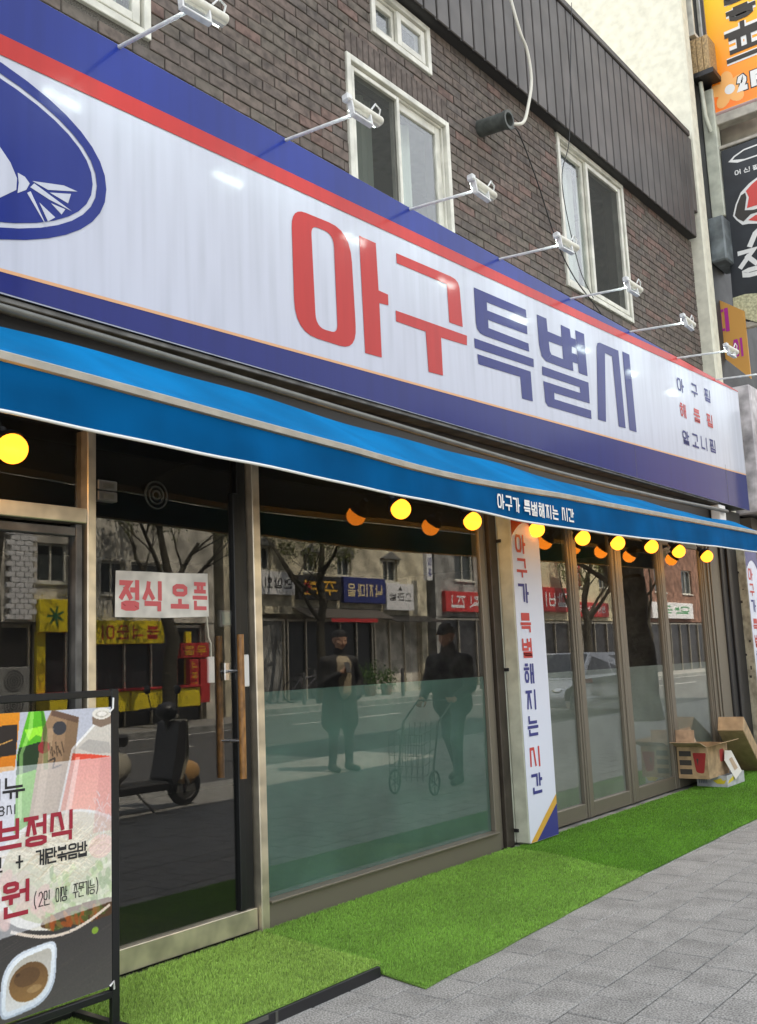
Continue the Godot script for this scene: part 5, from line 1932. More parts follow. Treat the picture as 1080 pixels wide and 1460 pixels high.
# ---------------------------------------------------------------- far side of the street, seen mirrored in the glass
func far_building(called_label: String, x0: float, x1: float, h: float, m: Material, wins: Array, head: bool, shop_y := 2.75) -> Node3D:
	var b := thing("street_building", called_label, "building", Vector3(x0, -0.03, 18.0))
	var g := Geo.new()
	var holes := []
	for w in wins:
		holes.append([w[0] - x0, w[1] - x0, w[2], w[3]])
	holed(g, 0.0, x1 - x0, shop_y, h, 0.0, 0.3, holes)
	g.box(Vector3(0, -0.2, 0.32), Vector3(x1 - x0, h, 9.0))
	for k in [0.0, x1 - x0 - 0.35]:
		g.box(Vector3(k, -0.2, 0.02), Vector3(k + 0.35, shop_y - 0.002, 0.318))
	part("wall", g, m, b)
	g = Geo.new()
	g.box(Vector3(-0.05, h, -0.08), Vector3(x1 - x0 + 0.05, h + 0.18, 9.0), 0.01)
	part("cornice", g, m, b)
	for w in holes:
		g = Geo.new()
		frame(g, w[0], w[1], w[2], w[3], 0.1, 0.2, 0.06)
		var mid: float = (w[0] + w[1]) / 2
		g.box(Vector3(mid - 0.025, w[2] + 0.06, 0.11), Vector3(mid + 0.025, w[3] - 0.06, 0.19))
		g.box(Vector3(w[0] - 0.06, w[2] - 0.07, -0.06), Vector3(w[1] + 0.06, w[2] - 0.004, 0.1), 0.01)
		var win := part("window", g, M.pvc, b)
		g = Geo.new()
		g.box(Vector3(w[0] + 0.05, w[2] + 0.05, 0.16), Vector3(w[1] - 0.05, w[3] - 0.05, 0.17))
		part("pane", g, M.far_glass, win)
		if head:
			g = Geo.new()
			g.prism(pairs([w[0] - 0.16, w[3] + 0.02, w[1] + 0.16, w[3] + 0.02, mid, w[3] + 0.28]), Transform3D(Basis(Vector3.UP, PI), Vector3(2 * mid, 0, -0.1)), 0.1)
			part("window_head", g, M.far_trim, b)
	return b

func far_shopfront(b: Node3D, x0: float, x1: float, y1: float, m: Material, posts: int) -> void:
	# x0, x1 relative to the building
	var g := Geo.new()
	g.box(Vector3(x0, 0.0, 0.2), Vector3(x1, y1, 0.31))
	part("shopfront", g, m, b)
	g = Geo.new()
	for i in posts + 1:
		var x := lerpf(x0, x1 - 0.06, float(i) / posts)
		g.box(Vector3(x, 0.0, 0.12), Vector3(x + 0.06, y1, 0.198), 0.005)
	g.box(Vector3(x0 + 0.06, y1 - 0.08, 0.13), Vector3(x1 - 0.06, y1, 0.197))
	part("shopfront_frame", g, M.steel, b)

func far_sign(x0: float, x1: float, y0: float, y1: float, m: Material, label: String, text := "", tm: Material = null, size := 0.5, z := 17.8) -> Node3D:
	var s := thing("shop_sign", label, "sign", Vector3(x1, y0, z))
	var g := Geo.new()
	g.box(Vector3(0, 0, 0), Vector3(x1 - x0, y1 - y0, 0.18), 0.012, Transform3D(Basis(Vector3.UP, PI), Vector3(0, 0, 0.18)))
	part("sign_box", g, m, s)
	if text:
		g = Geo.new()
		var h := (y1 - y0) * size
		var n := text.length()
		var step := (x1 - x0) * 0.86 / n
		var back := Transform3D(Basis(Vector3.UP, PI), Vector3(0, 0, -0.003))
		write(g, text, (x1 - x0) * 0.07 + step * 0.08, (y1 - y0 - h) / 2, step * 0.84, h, step, h * 0.13, back)
		part("lettering", g, tm, s)
	return s

func build_far_side() -> void:
	M.far_glass = mat(0.05, 0.06, 0.06, 0.12)
	M.far_trim = mat(0.16, 0.16, 0.15, 0.8)
	var cream := mat(0.78, 0.71, 0.52, 0.9, 0.0, tex["grime"], 0.4)
	var pale := mat(0.74, 0.7, 0.6, 0.9, 0.0, tex["grime"], 0.4)
	var grey := mat(0.36, 0.36, 0.34, 0.9, 0.0, tex["grime"], 0.4)
	var brick := mat(0.30, 0.16, 0.11, 0.9, 0.0, tex["grime"], 0.6)
	var yellow := mat(0.8, 0.64, 0.015, 0.5)
	var red := mat(0.5, 0.03, 0.03, 0.5)
	var dark := mat(0.02, 0.018, 0.017, 0.5)
	var blue := mat(0.02, 0.03, 0.16, 0.5)
	var wht := mat(0.72, 0.72, 0.72, 0.5)
	var amber := mat(0.75, 0.42, 0.03, 0.5)
	var shade := mat(0.03, 0.03, 0.032, 0.3)
	# yellow snack shop building with a white tiled pier
	var p := far_building("pale building across the street over the yellow shop, mirrored in the door", 9.0, 20.2, 9.0, pale, [[10.5, 12.3, 3.7, 4.9], [14.3, 15.2, 3.75, 4.75], [16.2, 17.0, 3.5, 4.4], [17.2, 18.4, 3.5, 4.4], [14.3, 15.2, 6.3, 7.4], [16.2, 18.4, 6.3, 7.4], [10.5, 12.3, 6.3, 7.4]], false)
	far_shopfront(p, 5.3, 10.8, 2.7, shade, 6)
	far_shopfront(p, 0.4, 5.2, 2.7, dark, 4)
	var g := Geo.new()
	for j in 22:
		for i in 3:
			g.box(Vector3(4.4 + i * 0.24 + (0.12 if j % 2 else 0.0), 2.8 + j * 0.13, -0.12), Vector3(4.62 + i * 0.24 + (0.12 if j % 2 else 0.0), 2.915 + j * 0.13, -0.02), 0.008)
	part("tiled_pier", g, wht, p).set_meta("kind", "stuff")
	g = Geo.new()
	for i in 4:
		g.box(Vector3(5.35 + i * 1.22, 0.42, -0.5), Vector3(6.5 + i * 1.22, 0.93, 0.1), 0.01)
	part("counter", g, yellow, p)
	g = Geo.new()
	g.box(Vector3(5.3, 0.94, -0.55), Vector3(10.3, 1.0, 0.1), 0.01)
	part("counter_top", g, red, p)
	g = Geo.new()
	g.box(Vector3(5.3, 1.0, 0.0), Vector3(5.55, 2.5, 0.1))
	g.box(Vector3(10.1, 1.0, 0.0), Vector3(10.3, 2.5, 0.1))
	part("side_strip", g, yellow, p)
	var s := far_sign(14.25, 15.2, 2.46, 3.28, yellow, "small square yellow sign with a green mark across the street")
	g = Geo.new()
	for k in 7:
		g.stroke([Vector2(0.5, 0.4), Vector2(0.5, 0.4) + Vector2(cos(k * 0.9), sin(k * 0.9)) * 0.25], 0.06, Transform3D(Basis(Vector3.UP, PI), Vector3(0, 0, -0.003 - 0.0005 * k)))
	part("leaf_mark", g, mat(0.02, 0.14, 0.05, 0.5), s)
	far_sign(15.85, 18.15, 2.14, 2.76, yellow, "wide yellow shop sign across the street with red and dark letters", "불떡순이", red, 0.6)
	far_sign(18.75, 19.8, 1.72, 2.14, red, "small red shop sign across the street beside the yellow shop", "우동", amber, 0.6)
	s = far_sign(19.05, 19.4, 0.45, 1.68, red, "tall narrow red panel under the small red sign across the street")
	g = Geo.new()
	for k in 4:
		glyph(g, "떡볶이집".unicode_at(k), 0.06, 0.95 - k * 0.29, 0.22, 0.22, 0.03, Transform3D(Basis(Vector3.UP, PI), Vector3(0, 0, -0.003)))
	part("lettering", g, amber, s)
	far_sign(19.45, 19.8, 0.45, 1.68, red, "second tall narrow red panel across the street, beside the first")
	# outdoor unit
	var ac := thing("air_conditioner_unit", "grey outdoor air conditioner unit on the far pavement", "air conditioner", Vector3(12.82, -0.03, 17.3))
	g = Geo.new()
	g.box(Vector3(0, 0.45, 0), Vector3(0.85, 1.65, 0.35), 0.02)
	part("casing", g, mat(0.24, 0.24, 0.23, 0.5), ac)
	g = Geo.new()
	g.box(Vector3(0.03, 0.0, 0.03), Vector3(0.82, 0.449, 0.32), 0.01)
	part("plinth", g, M.concrete, ac)
	for k in 2:
		g = Geo.new()
		for r in [0.24, 0.17, 0.1, 0.04]:
			var ring := []
			for i in 21:
				ring.append(Vector3(0.43 + r * cos(TAU * i / 20), 1.33 - k * 0.56 + r * sin(TAU * i / 20), -0.006))
			g.tube(ring, 0.012, 6, false)
		part("fan_grille", g, dark, ac)
	# cream building with peaked window heads
	var q := far_building("cream building across the street with peaked window heads over four shop signs", 20.6, 31.0, 8.6, cream, [[21.96, 22.56, 4.1, 4.85], [24.1, 24.72, 4.13, 4.78], [25.8, 26.55, 4.07, 4.83], [28.34, 29.2, 3.98, 4.78], [21.96, 22.56, 6.3, 7.3], [24.1, 24.72, 6.3, 7.3], [25.8, 26.55, 6.3, 7.3], [28.34, 29.2, 6.3, 7.3]], true)
	far_shopfront(q, 2.8, 7.2, 2.6, shade, 5)
	far_shopfront(q, 0.4, 2.7, 2.6, grey, 2)
	far_shopfront(q, 7.3, 10.0, 2.6, pale, 3)
	far_sign(21.9, 23.45, 3.3, 4.02, wht, "white shop sign with dark letters across the street, leftmost of four in a row", "연상회", dark, 0.45)
	s = far_sign(23.62, 25.75, 3.18, 3.97, dark, "black shop sign across the street with amber letters and a red square", "주본", amber, 0.6)
	g = Geo.new()
	g.prism(pairs([1.5, 0.3, 1.75, 0.2, 1.9, 0.5, 1.65, 0.62]), Transform3D(Basis(Vector3.UP, PI), Vector3(0, 0, -0.006)))
	part("red_square", g, red, s)
	far_sign(25.88, 28.2, 3.12, 4.0, blue, "blue shop sign across the street with pale yellow letters", "낙지마을", mat(0.75, 0.62, 0.35, 0.5), 0.5)
	s = far_sign(28.26, 29.9, 2.9, 3.87, wht, "white shop sign with an arched lower edge across the street", "소라방", dark, 0.3)
	g = Geo.new()
	g.prism(pairs([0.7, 0.72, 0.95, 0.72, 0.825, 0.88]), Transform3D(Basis(Vector3.UP, PI), Vector3(0, 0, -0.004)))
	part("roof_mark", g, dark, s)
	s = far_sign(30.1, 30.45, 4.0, 5.0, wht, "small white hanging sign high at the end of the cream building", "", null, 0.5, 17.3)
	g = Geo.new()
	for k in 2:
		glyph(g, "미용".unicode_at(k), 0.06, 0.55 - k * 0.4, 0.22, 0.3, 0.04, Transform3D(Basis(Vector3.UP, PI), Vector3(0, 0, -0.003)))
	part("lettering", g, blue, s)
	# awnings
	var a := thing("shop_awning", "dark shop awning with a red edge across the street", "awning", Vector3(23.5, 2.55, 17.2))
	g = Geo.new()
	g.prism(pairs([0, 0, 0.8, 0.35, 0.8, 0.38, 0, 0.03]), Transform3D(Basis(Vector3(0, 0, 1), Vector3(0, 1, 0), Vector3(-1, 0, 0)), Vector3(0, 0, 0)), 4.4)
	part("canopy", g, mat(0.08, 0.07, 0.06, 0.8), a)
	g = Geo.new()
	g.box(Vector3(1.0, -0.12, -0.02), Vector3(3.4, -0.002, -0.005))
	part("edge", g, red, a)
	a = thing("shop_awning", "plain black shop awning across the street beside the arched white sign", "awning", Vector3(28.0, 2.45, 17.2))
	g = Geo.new()
	g.prism(pairs([0, 0, 0.8, 0.25, 0.8, 0.28, 0, 0.03]), Transform3D(Basis(Vector3(0, 0, 1), Vector3(0, 1, 0), Vector3(-1, 0, 0)), Vector3(0, 0, 0)), 3.0)
	part("canopy", g, dark, a)
	# further buildings down the street
	var r3 := far_building("grey office building further down the far side of the street", 31.6, 39.0, 11.0, grey, [[33, 34.4, 4.2, 5.4], [35.4, 36.8, 4.2, 5.4], [33, 34.4, 7.2, 8.4], [35.4, 36.8, 7.2, 8.4]], false)
	far_shopfront(r3, 0.4, 7.0, 2.7, shade, 5)
	far_sign(32.0, 35.0, 2.9, 3.7, red, "red shop sign on the grey building across the street", "횟집", wht, 0.6)
	var r4 := far_building("pale yellow building with red signs far down the street", 39.6, 50.0, 9.5, mat(0.6, 0.54, 0.36, 0.9), [[43, 44.2, 4.4, 5.6], [46, 47.2, 4.4, 5.6], [43, 44.2, 7, 8.2], [46, 47.2, 7, 8.2]], false)
	far_shopfront(r4, 0.4, 10.0, 2.7, shade, 7)
	far_sign(39.7, 42.4, 3.1, 4.2, red, "red shop sign on the pale yellow building far down the street", "갈비", wht, 0.6)
	far_sign(42.7, 46.5, 2.9, 3.6, red, "long red shop sign on the pale yellow building far down the street", "해장국", wht, 0.5)
	s = far_sign(41.0, 42.0, 4.25, 6.2, red, "tall red hanging sign far down the street", "", null, 0.5, 17.0)
	g = Geo.new()
	for k in 3:
		glyph(g, "노래방".unicode_at(k), 0.2, 1.3 - k * 0.6, 0.6, 0.5, 0.08, Transform3D(Basis(Vector3.UP, PI), Vector3(0, 0, -0.003)))
	part("lettering", g, wht, s)
	var r5 := far_building("brown brick block far down the street", 50.6, 64.0, 13.0, brick, [[53, 54.6, 4.4, 5.8], [57, 58.6, 4.4, 5.8], [61, 62.6, 4.4, 5.8], [53, 54.6, 8, 9.4], [57, 58.6, 8, 9.4], [61, 62.6, 8, 9.4]], false)
	far_shopfront(r5, 0.4, 13.0, 2.7, shade, 9)
	far_sign(52.0, 58.0, 2.9, 3.8, wht, "white shop sign on the brown brick block far down the street", "약국", mat(0.05, 0.3, 0.1, 0.5), 0.6)
	var r6 := far_building("light grey tower block at the far end of the street", 64.8, 100.0, 16.0, pale, [[68, 70, 4.6, 6], [74, 76, 4.6, 6], [80, 82, 4.6, 6], [86, 88, 4.6, 6], [92, 94, 4.6, 6], [68, 70, 9, 10.4], [74, 76, 9, 10.4], [80, 82, 9, 10.4]], false)
	far_shopfront(r6, 0.4, 34.0, 2.7, shade, 14)
	# bollards
	var x := 19.3
	for i in 6:
		var b := Geo.new()
		b.lathe([Vector2(0.06, 0), Vector2(0.055, 0.85), Vector2(0.05, 0.9), Vector2(0.0, 0.92)], Transform3D(), 12)
		var o := one("bollard", b, M.grey_metal, ["grey steel bollard on the far kerb before the red panels", "grey steel bollard on the far kerb before the white sign's shop", "grey steel bollard on the far kerb near the parked bicycles", "grey steel bollard on the far kerb before the arched white sign", "grey steel bollard on the far kerb before the grey office building", "grey steel bollard on the far kerb, last in the row"][i], "bollard", "bollards along the far kerb")
		o.position = Vector3(x + i * 2.4, -0.03, 15.9)
	bicycle(Vector3(23.0, -0.03, 17.0), 0.25, "bicycle parked before the dark shopfront across the street, left one", mat(0.3, 0.3, 0.32, 0.3, 0.6))
	bicycle(Vector3(24.1, -0.03, 16.8), -0.2, "blue bicycle parked before the dark shopfront across the street, right one", mat(0.03, 0.12, 0.3, 0.4))
	for k in 2:
		var t := thing("shrub_pot", ["potted green shrub before the shop with the black awning", "smaller potted shrub beside the parked bicycles"][k], "potted plant", Vector3(26.4 + k * 0.9, -0.03, 17.2))
		g = Geo.new()
		g.lathe([Vector2(0.0, 0.0), Vector2(0.16, 0.0), Vector2(0.22, 0.35), Vector2(0.18, 0.34), Vector2(0.0, 0.3)], Transform3D(), 12)
		part("pot", g, brick, t)
		var lg := Geo.new()
		lg.tri(Vector3(-0.03, 0, 0), Vector3(0.03, 0, 0), Vector3(0, 0.12, 0.02))
		var w := []
		var c := []
		for i in 260:
			var d := Vector3(rng.randfn(0, 0.2), 0.65 - k * 0.15 + rng.randfn(0, 0.2), rng.randfn(0, 0.2))
			w.append(Transform3D(Basis(Vector3(rng.randf(), rng.randf(), rng.randf()).normalized(), rng.randf() * TAU), d))
			var v := rng.randf_range(0.7, 1.3)
			c.append(Color(0.06 * v, 0.13 * v, 0.025 * v))
		many("leaves", lg.mesh(), M.fibre, w, c, t)

func bicycle(at: Vector3, turn: float, label: String, m: Material) -> void:
	var b := thing("bicycle", label, "bicycle", at, turn, "bicycles parked across the street")
	for x in [-0.52, 0.52]:
		var g := Geo.new()
		var ring := []
		for i in 25:
			ring.append(Vector3(x + 0.32 * cos(TAU * i / 24), 0.34 + 0.32 * sin(TAU * i / 24), 0))
		g.tube(ring, 0.018, 6, false)
		var wh := part("wheel", g, M.black, b)
		g = Geo.new()
		for i in 10:
			g.tube([Vector3(x, 0.34, 0), Vector3(x + 0.3 * cos(TAU * i / 10), 0.34 + 0.3 * sin(TAU * i / 10), 0)], 0.003, 4, false)
		part("spokes", g, M.chrome, wh)
	var g := Geo.new()
	for e in [[-0.52, 0.34, -0.12, 0.32], [-0.12, 0.32, -0.2, 0.78], [-0.52, 0.34, -0.19, 0.72], [-0.12, 0.32, 0.36, 0.72], [-0.18, 0.7, 0.34, 0.8], [0.52, 0.34, 0.32, 0.98]]:
		g.tube([Vector3(e[0], e[1], 0), Vector3(e[2], e[3], 0)], 0.018, 8)
	part("frame", g, m, b)
	g = Geo.new()
	g.ball(Vector3(-0.22, 0.84, 0), Vector3(0.13, 0.035, 0.07), 10, 6)
	part("saddle", g, M.black, b)
	g = Geo.new()
	g.tube([Vector3(0.2, 1.02, -0.28), Vector3(0.33, 1.0, -0.1), Vector3(0.33, 1.0, 0.1), Vector3(0.2, 1.02, 0.28)], 0.014, 6)
	part("handlebar", g, M.chrome, b)
	g = Geo.new()
	for k in 5:
		for q in [[0.4, 0.0], [0.66, 0.0]]:
			g.tube([Vector3(q[0], 0.74 + 0.05 * k, -0.14), Vector3(q[0], 0.74 + 0.05 * k, 0.14)], 0.005, 4)
		for z in [-0.14, 0.14]:
			g.tube([Vector3(0.4, 0.74 + 0.05 * k, z), Vector3(0.66, 0.74 + 0.05 * k, z)], 0.005, 4)
	part("basket", g, M.chrome, b)

# ---------------------------------------------------------------- trees
func build_trees() -> void:
	M.bark = mat(0.085, 0.075, 0.05, 0.95, 0.0, noise_tex("bark", 0.06, 0.35, 1.2, 21, 256, 4, 1.0, 0.3), 1.2, tex["lumpy"], 2.5)
	tree(Vector3(4.95, SW, 4.85), 0.34, 9.0, "thick old street tree near the kerb, mirrored in the window left of the door", 1)
	tree(Vector3(19.1, SW, 4.4), 0.33, 6.6, "thick street tree near the kerb further along, mirrored in the folding doors", 2)
	tree(Vector3(16.83, -0.03, 16.0), 0.2, 8.0, "street tree across the road before the yellow shop", 3)
	tree(Vector3(22.6, -0.03, 16.0), 0.15, 8.0, "slim street tree across the road before the black shop sign", 4)
	tree(Vector3(40.4, -0.03, 16.0), 0.22, 7.5, "street tree with a low side limb across the road by the red signs", 5)
	tree(Vector3(47.0, -0.03, 16.0), 0.2, 8.5, "street tree far down the other side of the road", 6)

func tree(at: Vector3, r: float, h: float, label: String, sd: int) -> void:
	var t := thing("street_tree", label, "tree", at, 0.0, "bare trees budding along the street")
	var rg := RandomNumberGenerator.new()
	rg.seed = sd
	var g := Geo.new()
	var tips := []
	var near := at.z < 8.0
	var fork := h * rg.randf_range(0.36, 0.46)
	var trunk := []
	var rad := []
	for i in 7:
		var k := i / 6.0
		trunk.append(Vector3(rg.randf_range(-0.06, 0.06) * k * 2, fork * k, rg.randf_range(-0.06, 0.06) * k * 2))
		rad.append(r * (1.25 if i == 0 else lerpf(1.0, 0.74, k)))
	g.tube(trunk, rad, 14)
	var grow := [[trunk[-1], Vector3(0.1, 1, 0).normalized(), r * 0.6, h * 0.3, 0]]
	for i in 4:
		var a := TAU * i / 4 + rg.randf()
		grow.append([trunk[rg.randi_range(4, 6)], Vector3(cos(a) * 0.8, 0.9, sin(a) * 0.8).normalized(), r * rg.randf_range(0.32, 0.48), h * rg.randf_range(0.2, 0.3), 0])
	while grow.size():
		var b: Array = grow.pop_back()
		var pts := [b[0]]
		var rr := [b[2]]
		var d: Vector3 = b[1]
		var p: Vector3 = b[0]
		for i in 4:
			if near:
				d.z = absf(d.z)
			d = (d + Vector3(rg.randf_range(-.25, .25), rg.randf_range(-.08, .22), rg.randf_range(-.25, .25))).normalized()
			p += d * (b[3] as float) / 4
			pts.append(p)
			rr.append(lerpf(b[2], b[2] * 0.5, (i + 1) / 4.0))
		g.tube(pts, rr, 8 if b[4] < 2 else 5, b[4] >= 3)
		if b[4] < 3:
			for i in (3 if b[4] < 2 else 4):
				var dd := (d + Vector3(rg.randf_range(-.9, .9), rg.randf_range(-.2, .6), rg.randf_range(-.9, .9))).normalized()
				grow.append([pts[rg.randi_range(2, 4)], dd, rr[-1] * rg.randf_range(0.55, 0.85), (b[3] as float) * rg.randf_range(0.55, 0.8), b[4] + 1])
		else:
			for q in pts:
				tips.append(q)
	part("trunk", g, M.bark, t)
	var lg := Geo.new()
	lg.quad(Vector3(-0.02, 0, 0), Vector3(0.02, 0.01, 0), Vector3(0.015, 0.07, 0.02), Vector3(-0.02, 0.06, 0.015))
	var w := []
	var c := []
	for i in 5200:
		var q: Vector3 = tips[rg.randi() % tips.size()]
		w.append(Transform3D(Basis(Vector3(rg.randf_range(-1, 1), rg.randf_range(-1, 1), rg.randf_range(-1, 1)).normalized(), rg.randf() * TAU), q + Vector3(rg.randfn(0, .12), rg.randfn(0, .12), rg.randfn(0, .12))))
		var v := rg.randf_range(0.6, 1.4)
		c.append(Color(0.13 * v, 0.15 * v, 0.035 * v))
	many("crown", lg.mesh(), M.fibre, w, c, t)

# ---------------------------------------------------------------- scooter, car, people, cart: seen mirrored in the glass
func wheel(parent: Node3D, c: Vector3, r: float, w: float) -> void:
	var xf := Transform3D(Basis(Vector3.RIGHT, PI / 2), c)
	var g := Geo.new()
	var prof := []
	for i in 9:
		var a := -PI * 0.62 + PI * 1.24 * i / 8
		prof.append(Vector2(r - w * 0.5 + cos(a) * w * 0.5, sin(a) * w * 0.5))
	g.lathe(prof, xf, 24)
	var t := part("wheel", g, M.black, parent)
	g = Geo.new()
	g.lathe([Vector2(0, -w * 0.3), Vector2(r * 0.3, -w * 0.32), Vector2(r - w * 0.66, -w * 0.2), Vector2(r - w * 0.5, -w * 0.42), Vector2(r - w * 0.5, w * 0.42), Vector2(r - w * 0.66, w * 0.2), Vector2(r * 0.3, w * 0.32), Vector2(0, w * 0.3)], xf, 20)
	part("rim", g, M.grey_metal, t)

func build_street_things() -> void:
	var creamy := mat(0.5, 0.47, 0.38, 0.25)
	creamy.clearcoat_enabled = true
	var s := thing("motor_scooter", "cream motor scooter with black leg shield and tan front fender parked at the kerb", "scooter", Vector3(6.62, SW, 4.5), 0.06)
	wheel(s, Vector3(0.63, 0.21, 0), 0.21, 0.1)
	wheel(s, Vector3(-0.6, 0.21, 0), 0.21, 0.11)
	var g := Geo.new()
	g.ball(Vector3(0.64, 0.34, 0), Vector3(0.2, 0.13, 0.085), 18, 10)
	part("front_fender", g, mat(0.5, 0.3, 0.12, 0.3), s)
	g = Geo.new()
	g.tube([Vector3(0.63, 0.22, 0.07), Vector3(0.52, 0.5, 0.05), Vector3(0.42, 0.86, 0.0), Vector3(0.38, 1.0, 0.0)], 0.028, 10)
	g.tube([Vector3(0.63, 0.22, -0.07), Vector3(0.52, 0.5, -0.05), Vector3(0.42, 0.86, 0.0)], 0.022, 8)
	part("fork", g, M.grey_metal, s)
	g = Geo.new()
	var sh := round_poly(pairs([0.525, 0.9, 0.44, 0.88, 0.38, 0.5, 0.33, 0.3, 0.36, 0.24, 0.44, 0.3, 0.505, 0.5]), [.03, .03, .1, .03, .03, .05, .1], 4)
	g.prism(sh, flat(0.19), 0.38)
	part("leg_shield", g, mat(0.03, 0.03, 0.033, 0.4), s)
	g = Geo.new()
	g.prism(round_poly(pairs([0.545, 0.9, 0.53, 0.89, 0.51, 0.5, 0.44, 0.3, 0.46, 0.29, 0.55, 0.5]), [.01, .01, .05, .01, .01, .05], 3), flat(0.2), 0.40)
	part("shield_rim", g, creamy, s)
	g = Geo.new()
	g.box(Vector3(-0.28, 0.2, -0.17), Vector3(0.32, 0.29, 0.17), 0.03)
	part("floorboard", g, M.black, s)
	g = Geo.new()
	g.ball(Vector3(-0.46, 0.48, 0), Vector3(0.42, 0.23, 0.19), 20, 12)
	g.ball(Vector3(-0.78, 0.52, 0), Vector3(0.2, 0.13, 0.12), 14, 9)
	part("rear_body", g, creamy, s)
	g = Geo.new()
	g.box(Vector3(-0.86, 0.68, -0.14), Vector3(-0.14, 0.8, 0.14), 0.05)
	part("saddle", g, M.black, s)
	g = Geo.new()
	g.ball(Vector3(0.42, 0.99, 0), Vector3(0.12, 0.1, 0.12), 14, 9)
	part("headset", g, M.black, s)
	g = Geo.new()
	g.lathe([Vector2(0, 0.03), Vector2(0.07, 0.0), Vector2(0.06, -0.06)], Transform3D(Basis(Vector3(0, 0, 1), -PI / 2), Vector3(0.52, 0.97, 0)), 14)
	part("headlight", g, M.chrome, s)
	g = Geo.new()
	g.tube([Vector3(0.3, 1.0, -0.33), Vector3(0.37, 1.02, -0.18), Vector3(0.4, 1.0, 0.0), Vector3(0.37, 1.02, 0.18), Vector3(0.3, 1.0, 0.33)], 0.016, 8)
	part("handlebar", g, M.black_metal, s)
	for z in [-0.22, 0.22]:
		g = Geo.new()
		g.tube([Vector3(0.38, 1.02, z), Vector3(0.36, 1.18, z * 1.15)], 0.006, 6)
		g.ball(Vector3(0.36, 1.22, z * 1.2), Vector3(0.015, 0.05, 0.06), 10, 7)
		part("mirror", g, M.black_metal, s)
	g = Geo.new()
	g.tube([Vector3(-0.3, 0.22, 0.1), Vector3(-0.7, 0.2, 0.16), Vector3(-0.95, 0.26, 0.16)], [0.03, 0.05, 0.045], 10)
	part("exhaust", g, M.grey_metal, s)
	g = Geo.new()
	g.tube([Vector3(-0.05, 0.2, -0.14), Vector3(0.08, 0.01, -0.24)], 0.012, 6)
	part("side_stand", g, M.grey_metal, s)
	car(Vector3(22.4, -0.17, 7.6), "silver hatchback car parked on the near side of the road", mat(0.45, 0.46, 0.47, 0.25, 0.5))
	build_people()

func car(at: Vector3, label: String, m: StandardMaterial3D) -> void:
	m.clearcoat_enabled = true
	var c := thing("parked_car", label, "car", at, PI)
	var g := Geo.new()
	var low := round_poly(pairs([-2.05, 0.24, 2.0, 0.24, 2.1, 0.45, 2.05, 0.66, 1.15, 0.86, -1.9, 0.92, -2.1, 0.7]), [.08, .1, .1, .12, .2, .15, .15], 4)
	g.prism(low, flat(0.83), 1.66)
	var top := [Vector3(1.15, 0.86, 0.78), Vector3(-1.95, 0.92, 0.78), Vector3(-1.6, 1.45, 0.6), Vector3(0.2, 1.47, 0.6)]
	var bot := []
	for p in top:
		bot.append(Vector3(p.x, p.y, -p.z))
	g.quad(top[1], top[0], top[3], top[2])
	g.quad(bot[0], bot[1], bot[2], bot[3])
	g.quad(top[2], top[3], bot[3], bot[2])
	g.quad(top[0], bot[0], bot[3], top[3])
	g.quad(bot[1], top[1], top[2], bot[2])
	part("body", g, m, c)
	for sgn in [1.0, -1.0]:
		for q in [[-1.7, -1.42, -0.62, -0.62], [-0.55, -0.55, 0.2, 0.85]]:
			g = Geo.new()
			var f := func(x: float, k: float) -> Vector3: return Vector3(x, lerpf(0.92, 1.43, k), sgn * (lerpf(0.775, 0.607, k) + 0.004))
			var a := [f.call(q[0], 0.06), f.call(q[3], 0.06), f.call(q[2], 0.9), f.call(q[1], 0.9)]
			if sgn > 0:
				g.quad(a[0], a[1], a[2], a[3])
			else:
				g.quad(a[1], a[0], a[3], a[2])
			part("side_window", g, M.far_glass, c)
		g = Geo.new()
		g.ball(Vector3(1.98, 0.62, sgn * 0.62), Vector3(0.1, 0.08, 0.16), 10, 7)
		part("headlight", g, M.chrome, c)
		g = Geo.new()
		g.box(Vector3(-2.1, 0.66, sgn * 0.62 - 0.12), Vector3(-2.02, 0.86, sgn * 0.62 + 0.12), 0.02)
		part("tail_light", g, M.plain_red, c)
		for x in [-1.3, 1.3]:
			wheel(c, Vector3(x, 0.31, sgn * 0.76), 0.31, 0.2)
	g = Geo.new()
	g.quad(Vector3(1.09, 0.91, 0.7), Vector3(1.09, 0.91, -0.7), Vector3(0.27, 1.44, -0.54), Vector3(0.27, 1.44, 0.54))
	part("windscreen", g, M.far_glass, c)
	g = Geo.new()
	g.quad(Vector3(-1.95, 0.97, -0.68), Vector3(-1.95, 0.97, 0.68), Vector3(-1.66, 1.41, 0.54), Vector3(-1.66, 1.41, -0.54))
	part("rear_window", g, M.far_glass, c)

